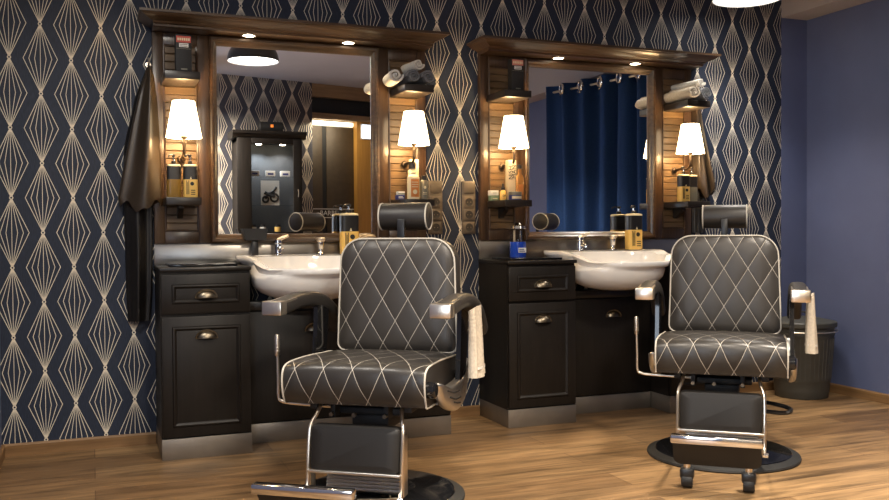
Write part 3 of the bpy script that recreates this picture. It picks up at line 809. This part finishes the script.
b = MB(); b.lathe([(0, -.0162), (.007, -.0162), (.007, -.014)], (0, 0, .062), 'y', 14, cap0=False, cap1=False); b.box(-.010, .010, -.0158, -.014, .034, .037); b.box(-.010, .010, -.0158, -.014, .026, .029); b.build('print', M['cream'], t)
t = thing('small_carton', 'small navy carton with white lettering on the shelf of the left mirror cabinet', 'box', (bx + .010, -.150, LS))
b = MB(); b.box(-.020, .020, -.02, .02, 0, .024, .001); b.build('carton', M['navy'], t)
b = MB(); [b.box(-.014, .014 - .005 * k, -.0208, -.019, .007 + .006 * k, .010 + .006 * k) for k in range(2)]; b.build('print', M['whiteprint'], t, smooth=0)
t = thing('small_carton', 'pale green and white carton stacked on the navy carton', 'box', (bx + .013, -.150, LS + .0245))
b = MB(); b.box(-.018, .018, -.018, .018, 0, .018, .001); b.build('carton', M['white'], t)
b = MB(); b.box(-.0182, .0182, -.0186, -.017, .002, .008); b.build('print', M['greenbox'], t)

# left lower shelf of the right cabinet
bx = U2 + .04
t = thing('cologne_box', 'tall pale yellow cologne box lettered NISH MAN on end beside the amber bottle', 'box', (bx + .084, -.165, LS))
b = MB(); b.box(-.024, .024, -.02, .02, 0, .220, .002); b.build('carton', M['cream'], t)
b = MB(); RV = FACE_Y @ Matrix.Rotation(PI / 2, 4, 'Z')
b.text('NISH', .034, at(-.010, -.0206, .150, RV)); b.text('MAN', .034, at(.011, -.0206, .156, RV)); b.build('lettering', M['ink'], t, smooth=0)
t = thing('cologne_bottle', 'clear glass cologne bottle of amber liquid with a black cap', 'bottle', (bx + .118, -.205, LS))
S = supell(.022, .014, 24, 4.)
b = MB(); b.loft([[(p[0], p[1], z) for p in S] for z in (.0, .118)] + [[(p[0] * .75, p[1] * .8, .134) for p in S], [(p[0] * .42, p[1] * .6, .142) for p in S], [(p[0] * .42, p[1] * .6, .172) for p in S]]); b.build('bottle_glass', M['ambg'], t)
b = MB(); b.lathe([(0, .171), (.014, .171), (.014, .192), (0, .194)], seg=18, cap0=False, cap1=False); b.build('cap', M['black'], t)
b = MB(); b.box(-.015, .015, -.0152, -.0138, .03, .085); b.build('label_patch', M['orange'], t)
t = thing('dropper_bottle', 'small yellow beard-oil bottle with a black dropper', 'bottle', (bx + .036, -.165, LS))
b = MB(); b.lathe([(0, 0), (.0165, 0), (.0175, .003), (.0175, .046), (.012, .054), (.009, .058)], seg=18, cap0=False, cap1=True); b.build('body', M['yellow'], t)
b = MB(); b.lathe([(0, .056), (.011, .056), (.011, .070), (.006, .072), (.006, .09), (0, .094)], seg=14, cap0=False, cap1=False); b.build('dropper', M['black'], t)
b = MB(); b.text('DR', .016, at(0, -.0182, .024)); b.build('print', M['ink'], t, smooth=0)
t = thing('pomade_tin', 'dark pomade tin with a pale label band in front of the yellow cologne box', 'tin', (bx + .080, -.225, LS))
b = MB(); b.lathe([(0, 0), (.034, 0), (.035, .002), (.035, .026), (0, .026)], seg=28, cap0=False, cap1=False); b.build('body', M['navy'], t)
b = MB(); b.lathe([(0, .026), (.036, .026), (.036, .042), (.034, .044), (0, .044)], seg=28, cap0=False, cap1=False); b.build('lid', M['greylab'], t)
b = MB(); b.lathe([(.0352, .006), (.0354, .006), (.0354, .02), (.0352, .02)], seg=12, cap0=False, cap1=False, a0=-PI * .8, a1=-PI * .2); b.build('label_band', M['cream'], t)
t = thing('small_carton', 'small green carton under the white one on the shelf of the right mirror cabinet', 'box', (bx + .020, -.075, LS))
b = MB(); b.box(-.024, .024, -.02, .02, 0, .030, .001); b.build('carton', M['greenbox'], t)
b = MB(); b.box(-.014, .014, -.0208, -.019, .010, .014); b.build('print', M['cream'], t)
t = thing('small_carton', 'small white carton stacked on the green one on the shelf of the right mirror cabinet', 'box', (bx + .018, -.075, LS + .0305))
b = MB(); b.box(-.024, .024, -.02, .02, 0, .027, .001); b.build('carton', M['white'], t)
b = MB(); b.box(-.012, .012, -.0208, -.019, .011, .014); b.build('print', M['greenbox'], t)

# disinfectant jar with combs
t = thing('disinfectant_jar', 'glass jar of blue disinfectant on the base cabinet left of the right washbasin', 'jar', (U2 + .182, -.13, .8925))
b = MB(); b.lathe([(0, 0), (.043, 0), (.045, .003), (.045, .085), (0, .085)], seg=28, cap0=False, cap1=False); b.build('liquid', M['blueliq'], t)
b = MB(); b.lathe([(.0455, .086), (.0462, .086), (.0462, .150), (.040, .160), (.0395, .160), (.0455, .149)], seg=28, cap0=False, cap1=False); b.build('glass_wall', M['glass'], t)
b = MB(); b.lathe([(.046, .156), (.047, .158), (.043, .172), (.02, .180), (.014, .190), (.0, .192)], seg=28, cap0=False, cap1=False); b.build('lid', M['chrome'], t)
b = MB(); b.box(-.020, .028, -.0472, -.0455, .025, .052); b.build('label_patch', M['whiteprint'], t)
b = MB(); [b.box(-.014, .022 - .008 * k, -.0478, -.0468, .031 + .009 * k, .035 + .009 * k) for k in range(2)]; b.build('print', M['navy'], t, smooth=0)
for k, (x, y, c) in enumerate(((-.018, .008, 'cream'), (.012, -.012, 'chrome'), (.018, .014, 'black'))):
    b = MB(); b.box(x - .006, x + .006, y - .0015, y + .0015, .02, .150, .001)
    cb_ = b.build('comb', M[c], None); cb_.location = (U2 + .182, -.13, .8925)
    tag(cb_, ['cream comb standing in the blue disinfectant jar', 'steel comb standing in the blue disinfectant jar', 'black comb standing in the blue disinfectant jar'][k], 'comb', 'combs in the jar')

# black tool stand on the left basin
t = thing('tool_stand', 'black tool tray on a slim post at the left edge of the left washbasin', 'stand', (U1 + .475, -.10, .924))
b = MB(); b.box(-.016, .016, -.014, .014, 0, .075, .003); b.build('post', M['black'], t)
b = MB(); b.prism([(-.05, .075), (.05, .075), (.058, .133), (-.066, .133)], 'y', -.04, .035); b.build('tray', M['matte'], t)

# ------------------------------------------------------------------ rolled towels
def roll(x, y, z, r, L, label, m, rz=0., tilt=0., turns=2.7, core='towelg', lift=0.):
    t = thing('rolled_towel', label, 'towel', (x, y, z), rz, 'rolled towels on the upper shelves')
    # spiral sheet, axis along local Y; z = 0 is the underside
    n = int(turns * 18); th = r / turns * .62
    inner, outer = [], []
    for i in range(n + 1):
        a = 2 * PI * turns * i / n - PI / 2 + .4; f = i / n
        ro = r * (.12 + .88 * f)
        outer.append((ro, a)); inner.append((max(.001, ro - th * .92), a))
    sec = outer + inner[::-1]
    rings = []
    for k, y_ in enumerate((-L / 2, -L / 2 + .012, -L / 6, L / 6, L / 2 - .012, L / 2)):
        s_ = .94 if k in (0, 5) else 1. + .03 * math.sin(k * 2.3)
        rings.append([(p * s_ * math.cos(a) * 1.06, y_ + .006 * math.sin(3 * a) * (1 if k in (0, 5) else .3), r + tilt * (y_) + lift + p * s_ * math.sin(a) * .94) for p, a in sec])
    b = MB(); b.loft(rings, cap0=True, cap1=True); b.build('terry_sheet', M[m], t, smooth=50)
    return t
X = U1 + UW - .20
roll(X + .046, -.165, US, .039, .235, 'dark grey rolled towel at the front of the left cabinet shelf, left of two', 'towelg')
roll(X + .128, -.165, US, .039, .235, 'dark grey rolled towel at the front of the left cabinet shelf, right of two', 'towelg')
roll(X + .070, -.185, US + .070, .034, .16, 'white rolled towel lying on top of the two grey rolls', 'towelw', rz=.12, turns=2.2)
roll(X - .034, -.170, US, .043, .17, 'white rolled towel at the left end of the left cabinet shelf', 'towelw', rz=-.10, turns=2.2)
X = U2 + UW - .20
roll(X + .026, -.165, US, .045, .27, 'long cream rolled towel at the left of the right cabinet shelf', 'towelc', turns=2.4, rz=-.03)
roll(X + .118, -.165, US, .042, .25, 'dark rolled towel at the right of the right cabinet shelf', 'towelg', turns=3)
roll(X + .085, -.150, US + .074, .031, .25, 'white rolled towel on top at the back of the right cabinet shelf', 'towelw', turns=2.2, rz=.06)

# ------------------------------------------------------------------ robes on hooks
def drape(rows, nf, amp, seed, nx=48, hem=0.):
    """closed hanging cloth: rows of (z, x left, x right, y front, y back)"""
    rnd = random.Random(seed); ph = [rnd.uniform(0, 6.28) for _ in range(4)]
    rings = []
    for z, xl, xr, yf, yb in rows:
        fr, bk = [], []
        for i in range(nx + 1):
            u = i / nx
            e = math.sin(PI * u) ** .35
            f = math.sin(2 * PI * nf * u + ph[0] + 1.2 * z + 1.5 * u * u) * .6 + math.sin(2 * PI * nf * 1.7 * u + ph[1] - 2 * z) * .4
            wz = (rows[0][0] - z) / (rows[0][0] - rows[-1][0])
            dz = hem * wz ** 3 * (math.sin(2 * PI * 1.3 * u + ph[2]) + .5 * math.sin(2 * PI * 2.9 * u + ph[3]))
            x = xl + (xr - xl) * u
            y = yb + (yf - yb) * e * (.68 + .32 * f * min(1, (xr - xl) / .12)) 
            fr.append((x, y, z + dz)); bk.append((x, yb + .004, z + dz))
        rings.append(fr + bk[::-1])
    b = MB(); b.loft(rings); return b
t = thing('barber_cape', 'dark brown satin cape on a hook at the left side of the left mirror cabinet', 'cape', (0, 0, 0))
b = drape([(1.845, .262, .277, -.080, -.048), (1.80, .246, .290, -.095, -.048), (1.70, .218, .303, -.115, -.046), (1.55, .184, .313, -.128, -.046), (1.40, .155, .318, -.134, -.046), (1.28, .133, .321, -.138, -.046), (1.20, .118, .322, -.140, -.046), (1.165, .128, .316, -.136, -.046)], .85, .02, 8, hem=.022)
b.build('front_fold', M['robe'], t, smooth=60)
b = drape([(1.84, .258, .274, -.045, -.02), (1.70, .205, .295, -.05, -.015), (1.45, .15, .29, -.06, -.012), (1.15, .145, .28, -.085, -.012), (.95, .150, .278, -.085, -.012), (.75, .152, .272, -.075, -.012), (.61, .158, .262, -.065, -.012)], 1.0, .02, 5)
b.build('dark_back_sheet', M['robed'], t, smooth=60)
b = MB(); b.tube(spline([(.268, 0, 1.86), (.268, -.03, 1.855), (.268, -.052, 1.868), (.268, -.055, 1.885)], 4), .005, 8); b.lathe([(0, 0), (.014, 0), (.014, -.005), (0, -.006)], (.268, 0, 1.86), 'y', 14, cap0=False, cap1=False)
tag(b.build('coat_hook', M['chromes']), 'small steel coat hook carrying the cape left of the left mirror cabinet', 'hook', 'coat hooks')
t = thing('barber_cape', 'brown satin cape on a hook at the right side of the right mirror cabinet', 'cape', (0, 0, 0))
b = drape([(1.86, 3.462, 3.480, -.06, -.04), (1.80, 3.452, 3.495, -.08, -.02), (1.65, 3.448, 3.520, -.10, -.012), (1.50, 3.446, 3.550, -.11, -.012), (1.38, 3.446, 3.575, -.115, -.012), (1.29, 3.447, 3.598, -.115, -.012), (1.255, 3.46, 3.60, -.11, -.012)], 1.6, .02, 9, hem=.025)
b.build('front_fold', M['robe'], t, smooth=60)
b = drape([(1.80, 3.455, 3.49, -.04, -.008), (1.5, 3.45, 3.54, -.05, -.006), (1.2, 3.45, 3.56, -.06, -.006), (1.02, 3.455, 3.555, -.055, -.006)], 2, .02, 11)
b.build('dark_back_sheet', M['robed'], t, smooth=60)  # dark sheet stands in for the shade below this hem
b = MB(); b.tube(spline([(3.471, 0, 1.875), (3.471, -.03, 1.87), (3.471, -.05, 1.885), (3.471, -.052, 1.90)], 4), .005, 8); b.lathe([(0, 0), (.014, 0), (.014, -.005), (0, -.006)], (3.471, 0, 1.875), 'y', 14, cap0=False, cap1=False)
tag(b.build('coat_hook', M['chromes']), 'small steel coat hook carrying the cape right of the right mirror cabinet', 'hook', 'coat hooks')

# ------------------------------------------------------------------ barber chair (front faces local -Y)
def barber_chair(loc, rotz, label):
    t = thing('barber_chair', label, 'barber chair', loc, rotz, 'quilted barber chairs')
    # base
    b = MB(); b.lathe([(0, .0), (.335, .0), (.340, .006), (.338, .014), (.318, .022), (.300, .026)], seg=64, cap0=False, cap1=False); base = b.build('base_disc', M['rubber'], t)
    b = MB(); b.lathe([(.302, .025), (.298, .030), (.26, .036), (.16, .048), (.085, .070), (.06, .10), (0, .10)], seg=64, cap0=False, cap1=False); b.build('base_cover', M['gloss'], base)
    b = MB(); b.lathe([(0, .09), (.062, .09), (.064, .10), (.058, .12), (.058, .22), (.048, .225), (.045, .33), (0, .33)], seg=32, cap0=False, cap1=False); b.build('column', M['chrome'], t)
    b = MB(); b.box(-.13, .13, -.12, .20, .345, .372, .006); b.box(-.20, -.17, -.20, .2, .375, .405, .004); b.box(.17, .20, -.20, .2, .375, .405, .004); b.box(-.075, .075, -.09, .10, .28, .34, .01); b.box(-.13, -.11, -.17, -.1, .34, .40, .003); b.box(.08, .10, -.17, -.1, .34, .40, .003)
    mech = b.build('mechanism', M['matte'], t)
    for x in (-.12, .09, -.03):
        b = MB(); b.lathe([(0, -.19), (.008, -.19), (.008, -.175), (0, -.175)], (x, 0, .355), 'y', 10, cap0=False, cap1=False); b.build('bolt', M['brass'], mech)
    # seat cushion
    prof = spline([(.235, .412), (.0, .402), (-.235, .404), (-.268, .420), (-.284, .465), (-.284, .510), (-.266, .539), (-.21, .551), (-.06, .551), (.10, .543), (.225, .532), (.245, .48)], 5, True)
    prof = [(p.x, p.y) for p in [Vector((a.x, a.y)) for a in prof]]
    n = len(prof); s = [0.]
    for i in range(1, n): s.append(s[-1] + math.hypot(prof[i][0] - prof[i - 1][0], prof[i][1] - prof[i - 1][1]))
    i0 = min(range(n), key=lambda i: abs(prof[i][1] - .528) + (10 if prof[i][0] > -.2 else 0))
    b = MB(); xs = [-.273, -.262, -.22, -.15, -.075, 0, .075, .15, .22, .262, .273]
    cy, cz = -.02, .488
    rings = []
    for x in xs:
        k = 1. if abs(x) < .27 else .985
        puff = 1 + .010 * math.cos(PI * x / .56)
        rings.append([(x, cy + (p[0] - cy) * k, cz + (p[1] - cz) * k * puff + max(0., p[1] - .48) / .065 * .013 * (1 - (x / .273) ** 4)) for p in prof])
    V = b.loft(rings, cap0=True, cap1=True)
    for f in b.bm.faces:
        if len(f.verts) > 4: f.material_index = 1
    idx = {}
    for a, ring in enumerate(V):
        for i, v in enumerate(ring): idx[v] = (xs[a], s[i] - s[i0])
    for f in b.bm.faces:
        if len(f.verts) == 4:
            vals = [idx[v][1] for v in f.verts]
            wrap = max(vals) - min(vals) > .4
            for l in f.loops:
                uu, vv = idx[l.vert]
                if wrap and vv < sum(vals) / 4: vv += s[-1]
                l[b.uv].uv = (uu, vv)
    seat = b.build('seat', [M['quilts'], M['leather']], t, smooth=50)
    for sx in (-1, 1):
        b = MB(); b.tube([(sx * .2725, p[0], p[1]) for p in prof[8:52]], .0036, 8); b.build('piping', M['piping'], seat)
    # backrest
    def R(d, y):
        return [(x, y, z) for x, z in rrect(-.255 + d, .255 - d, .535 + d, 1.010 - d, max(.02, .035 - d * .5), max(.03, .098 - d))]
    R0 = R
    def R(d, y): return [(x * (1.03 - .06 * (z - .535) / .475), yy, z) for x, yy, z in R0(d, y)]
    rings = [R(.03, .352), R(.006, .345), R(0, .33), R(0, .262), R(.004, .248), R(.014, .240), R(.05, .231), R(.10, .227), R(.17, .225)]
    b = MB(); V = b.loft(rings, cap0=True, cap1=True)
    # lean back a touch about the seat
    lean = Matrix.Translation((0, .24, .55)) @ Matrix.Rotation(math.radians(-2.), 4, 'X') @ Matrix.Translation((0, -.24, -.55))
    for f in b.bm.faces:
        c = f.calc_center_median(); f.material_index = 1 if c.y > .249 else 0
        for l in f.loops: l[b.uv].uv = (l.vert.co.x, l.vert.co.z - .85)
    b.xform(lean); back = b.build('backrest', [M['quilt'], M['leather']], t, smooth=50)
    b = MB(); b.tube([lean @ Vector(p) for p in R(.002, .246)], .0036, 8, closed=True); b.build('piping', M['piping'], back)
    # headrest
    b = MB(); b.box(-.016, .016, .315, .327, .98, 1.09, .003); b.build('headrest_post', M['black'], t)
    b = MB(); b.lathe([(0, -.108), (.047, -.108), (.056, -.103), (.058, -.092), (.0585, 0), (.058, .092), (.056, .103), (.047, .108), (0, .108)], (0, .385, 1.102), 'x', 40, cap0=False, cap1=False); hr = b.build('headrest', M['leather'], t)
    b = MB(); b.tube([(.0, .345, 1.06), (0, .36, 1.05), (0, .375, 1.055)], .010, 8); b.build('headrest_clamp', M['chromes'], hr)
    for sx in (-1, 1):
        b = MB(); b.tube([(sx * .104, .385 + .057 * math.cos(2 * PI * k / 36), 1.102 + .057 * math.sin(2 * PI * k / 36)) for k in range(36)], .0034, 8, closed=True); b.build('piping', M['piping'], hr)
    # arms
    for sx in (-1, 1):
        x = sx * .324
        path = spline([(-.235, .752), (-.16, .756), (-.03, .768), (.10, .764), (.22, .740), (.33, .688), (.40, .620)], 5)
        rings = []
        for i, p in enumerate(path):
            f = i / (len(path) - 1)
            hw = .037 - .004 * f; ht = .028 + .006 * f
            q0, q1 = path[max(i - 1, 0)], path[min(i + 1, len(path) - 1)]
            d = Vector((q1.x - q0.x, q1.y - q0.y)).normalized(); nn = Vector((-d.y, d.x))
            rings.append([(x + hw * a, p.x + nn.x * ht * c, p.y + nn.y * ht * c) for a, c in supell(1, 1, 20, 3.2)])
        b = MB(); b.loft(rings); arm = b.build('armrest', M['leather'], t, smooth=60)
        b = MB(); b.box(x - .040, x + .040, -.262, -.205, .727, .780, .006); b.prism([(-.21, .777), (-.21, .770), (-.10, .778), (-.10, .786)], 'x', x - .034, x + .034); b.build('end_cap', M['chromes'], arm)
        b = MB(); b.prism([(.115, .750), (.235, .715), (.215, .60), (.17, .42), (.07, .42), (.10, .60)], 'x', x - sx * .030, x - sx * .012); b.build('arm_support', M['gloss'], t)
        # pressed side shield with slots
        out = spline([(-.215, .488), (-.14, .466), (-.03, .455), (.10, .460), (.19, .476), (.255, .52), (.235, .43), (.20, .378), (.137, .351), (.04, .342), (-.08, .372), (-.175, .418)], 5, True)
        cy_, cz_ = .03, .415
        b = MB(); b.loft([[(sx * xx, cy_ + (p.x - cy_) * k, cz_ + (p.y - cz_) * k) for p in out] for xx, k in ((.285, .99), (.292, 1.), (.300, .99), (.309, .94), (.314, .85), (.317, .6))]); sh = b.build('side_shield', M['steel'], t, smooth=60)
        for k, pa in enumerate((((-.13, .449), (-.03, .426), (.055, .420)), ((-.10, .421), (-.01, .398), (.071, .392)), ((-.04, .391), (.02, .377), (.07, .370)))):
            b = MB(); b.tube(spline([(sx * (.3155 if k == 1 else .3145), *q) for q in pa], 5), .0042, 6); b.build('slot', M['matte'], sh)
        b = MB(); b.lathe([(0, sx * .272), (.030 if sx > 0 else .018, sx * .272), (.030 if sx > 0 else .018, sx * .300), (.022 if sx > 0 else .014, sx * .306), (0, sx * .306)], (0, -.245 if sx > 0 else -.16, .470), 'x', 20, cap0=False, cap1=False); b.build('pivot_knob', M['gloss'], sh)
    # recline lever on the chair's left as seen from the front
    b = MB(); b.tube(spline([(-.376, -.10, .56), (-.374, -.10, .47), (-.373, -.10, .395), (-.355, -.10, .377), (-.30, -.10, .371), (-.13, -.10, .366)], 5), .0062, 10); lv = b.build('lever', M['chromes'], t)
    b = MB(); b.lathe([(0, .555), (.009, .556), (.0105, .56), (.0105, .63), (.008, .637), (0, .639)], (-.377, -.10, 0), seg=16, cap0=False, cap1=False)
    for k in range(5): b.lathe([(.0104, .572 + k * .012), (.0112, .575 + k * .012), (.0104, .578 + k * .012)], (-.377, -.10, 0), seg=16, cap0=False, cap1=False)
    b.build('lever_grip', M['chromes'], lv)
    # leg rest
    for sx in (-1, 1):
        b = MB(); b.tube(spline([(sx * .160, -.17, .402), (sx * .160, -.195, .385), (sx * .166, -.215, .36), (sx * .176, -.235, .335), (sx * .180, -.25, .30), (sx * .180, -.265, .20), (sx * .180, -.275, .115), (sx * .180, -.30, .085)], 5), .0075, 10); lg = b.build('leg_rest_tube', M['chromes'], t)
        b = MB(); b.box(sx * .180 - .004, sx * .180 + .004, -.252, -.205, .08, .30, .002); b.build('flat_bar', M['chromes'], lg)
        b = MB(); b.lathe([(0, sx * .172), (.012, sx * .172), (.012, sx * .194), (0, sx * .194)], (0, -.30, .082), 'x', 14, cap0=False, cap1=False); b.build('pivot', M['chrome'], lg)
    o = rrect(-.172, .172, .166, .330, .012, .020, 4)
    b = MB(); b.loft([[(x * k, y + (z - .25) * .10, .250 + (z - .250) * k) for x, z in o] for k, y in ((.97, -.225), (1., -.231), (1., -.257), (.96, -.267), (.7, -.271))]); b.build('calf_pad', M['padblack'], t, smooth=50)
    b = MB()
    b.box(-.178, .178, -.285, -.272, .158, .168, .002)
    N = 19; pr = []
    for k in range(N):
        f = k / (N - 1)
        pr.append((-.125 - .030 * f - (.007 if k % 2 else 0), .170 - .112 * f))
    b.prism(pr + [(p[0] + .016, p[1]) for p in pr[::-1]], 'x', -.155, .155); b.build('tread_plate', M['steel'], t, smooth=60)
    # fold-out foot rest on two little casters
    for sx in (-1, 1):
        b = MB(); b.tube([(sx * .172, -.295, .085), (sx * .168, -.45, .125), (sx * .160, -.66, .185)], .0075, 8); b.build('foot_rest_arm', M['chromes'], t)
    b = MB(); b.box(-.171, .171, -.745, -.705, .208, .241, .006); b.build('foot_rest_bar', M['chrome'], t)
    b = MB(); b.loft([[(x, y0 + (.217 - z) * .62, z) for x, z in rrect(-.165, .165, .108, .209, .03, .004, 4)] for y0 in (-.722, -.700)]); b.build('foot_rest_panel', M['padblack'], t)
    for sx in (-1, 1):
        x = sx * .118
        b = MB(); b.lathe([(0, .045), (.013, .045), (.013, .13), (0, .13)], (x, -.590, .03), seg=14, cap0=False, cap1=False); st = b.build('caster_stem', M['chromes'], t)
        b = MB(); b.lathe([(0, -.022), (.026, -.022), (.030, -.016), (.030, .016), (.026, .022), (0, .022)], (x, -.590, .030), 'x', 24, cap0=False, cap1=False); b.build('caster_wheel', M['rubber'], st)
        b = MB(); b.box(x - .028, x + .028, -.614, -.566, .034, .080, .012); b.build('caster_fork', M['black'], st)
    # pump pedal
    b = MB(); b.tube(spline([(.05, .02, .235), (.16, .05, .245), (.27, .03, .232), (.295, -.005, .222), (.26, -.03, .214), (.15, -.02, .218), (.06, -.01, .225)], 6), .0095, 8); b.build('pump_pedal', M['black'], t)
    return t
C1 = (1.032, -1.28, 0.); R1 = math.radians(-36)
C2 = (2.692, -1.263, 0.); R2 = math.radians(-40.3)
ch1 = barber_chair(C1, R1, 'black quilted barber chair in front of the left washbasin, cut by the lower edge')
for c in ch1.children:
    if c.name.startswith('pump_pedal'): ped = c
ch2 = dup(ch1, C2, R2, 'black quilted barber chair in front of the right washbasin, fully in view')

ped.rotation_euler = (0, 0, math.radians(120))
def arm_towel(loc, rotz, label, seed, wy, fall):
    t = thing('hand_towel', label, 'towel', loc, rotz, 'hand towels on chair arms')
    rnd = random.Random(seed)
    rings = []
    n = 26
    for k in range(12):
        f = k / 11; z = .738 - fall * f
        w_ = wy * (1 - .10 * math.sin(f * 3)); tk = .014 + .010 * f
        ring = []
        for i in range(n):
            a = 2 * PI * i / n; c, s_ = math.cos(a), math.sin(a)
            xx = tk * math.copysign(abs(c) ** .6, c) * (1 + .25 * math.sin(5 * a + 2 * f)); yy = w_ * math.copysign(abs(s_) ** .7, s_)
            ring.append((.379 + .004 * f + xx, .06 + .012 * f + yy, z + rnd.uniform(-.002, .002) + (.012 * c if k == 0 else 0)))
        rings.append(ring)
    b = MB(); b.loft(rings); b.build('terry_cloth', M['towelc'], t, smooth=60)
    b = MB(); b.loft([[(.379 + .004 * f + (.0265 if 1 else 0) * c * 1.02, .06 + .012 * f + (wy * .915) * s_, .738 - fall * f) for c, s_ in supell(1, 1, 24, 2.6)] for f in (.84, .88)], cap0=False, cap1=False); b.build('woven_border', M['towelw'], t)
    return t
arm_towel(C1, R1, 'folded cream towel hanging on the right arm of the left barber chair', 1, .072, .262)
arm_towel(C2, R2, 'folded cream towel hanging on the right arm of the right barber chair', 4, .05, .262)

# ------------------------------------------------------------------ waste bin
t = thing('waste_bin', 'olive grey metal waste bin with lid behind the right barber chair', 'bin', (4.105, -.245, 0))
prof = [(0, .0), (.152, 0), (.156, .006), (.158, .03), (.160, .036), (.162, .05), (.165, .10), (.168, .106), (.170, .112), (.187, .38), (.192, .388), (.192, .398), (.188, .404), (.190, .43), (.196, .436), (.196, .446), (.188, .446)]
b = MB(); b.lathe(prof, seg=64, cap0=False, cap1=True); body = b.build('body', M['bin'], t)
b = MB()
for k in range(40):
    a = 2 * PI * k / 40
    b.tube([(.1690 * math.cos(a), .1690 * math.sin(a), .12), (.1868 * math.cos(a), .1868 * math.sin(a), .37)], .0035, 5)
b.build('rib', M['bin'], body)
b = MB(); b.lathe([(.202, .438), (.205, .442), (.205, .464), (.200, .470), (.15, .480), (.08, .494), (0, .498)], seg=64, cap0=True, cap1=False); lid = b.build('lid', M['bin'], t)
b = MB(); b.tube(spline([(-.045, 0, .494), (-.04, 0, .515), (0, 0, .524), (.04, 0, .515), (.045, 0, .494)], 5), .006, 8); b.build('lid_knob', M['bin'], lid)
b = MB(); b.tube([(.207 * math.cos(a), .207 * math.sin(a) , .412) for a in [-2.6 + 2.9 * k / 20 for k in range(21)]], .004, 6); b.build('wire_handle', M['chromes'], t)
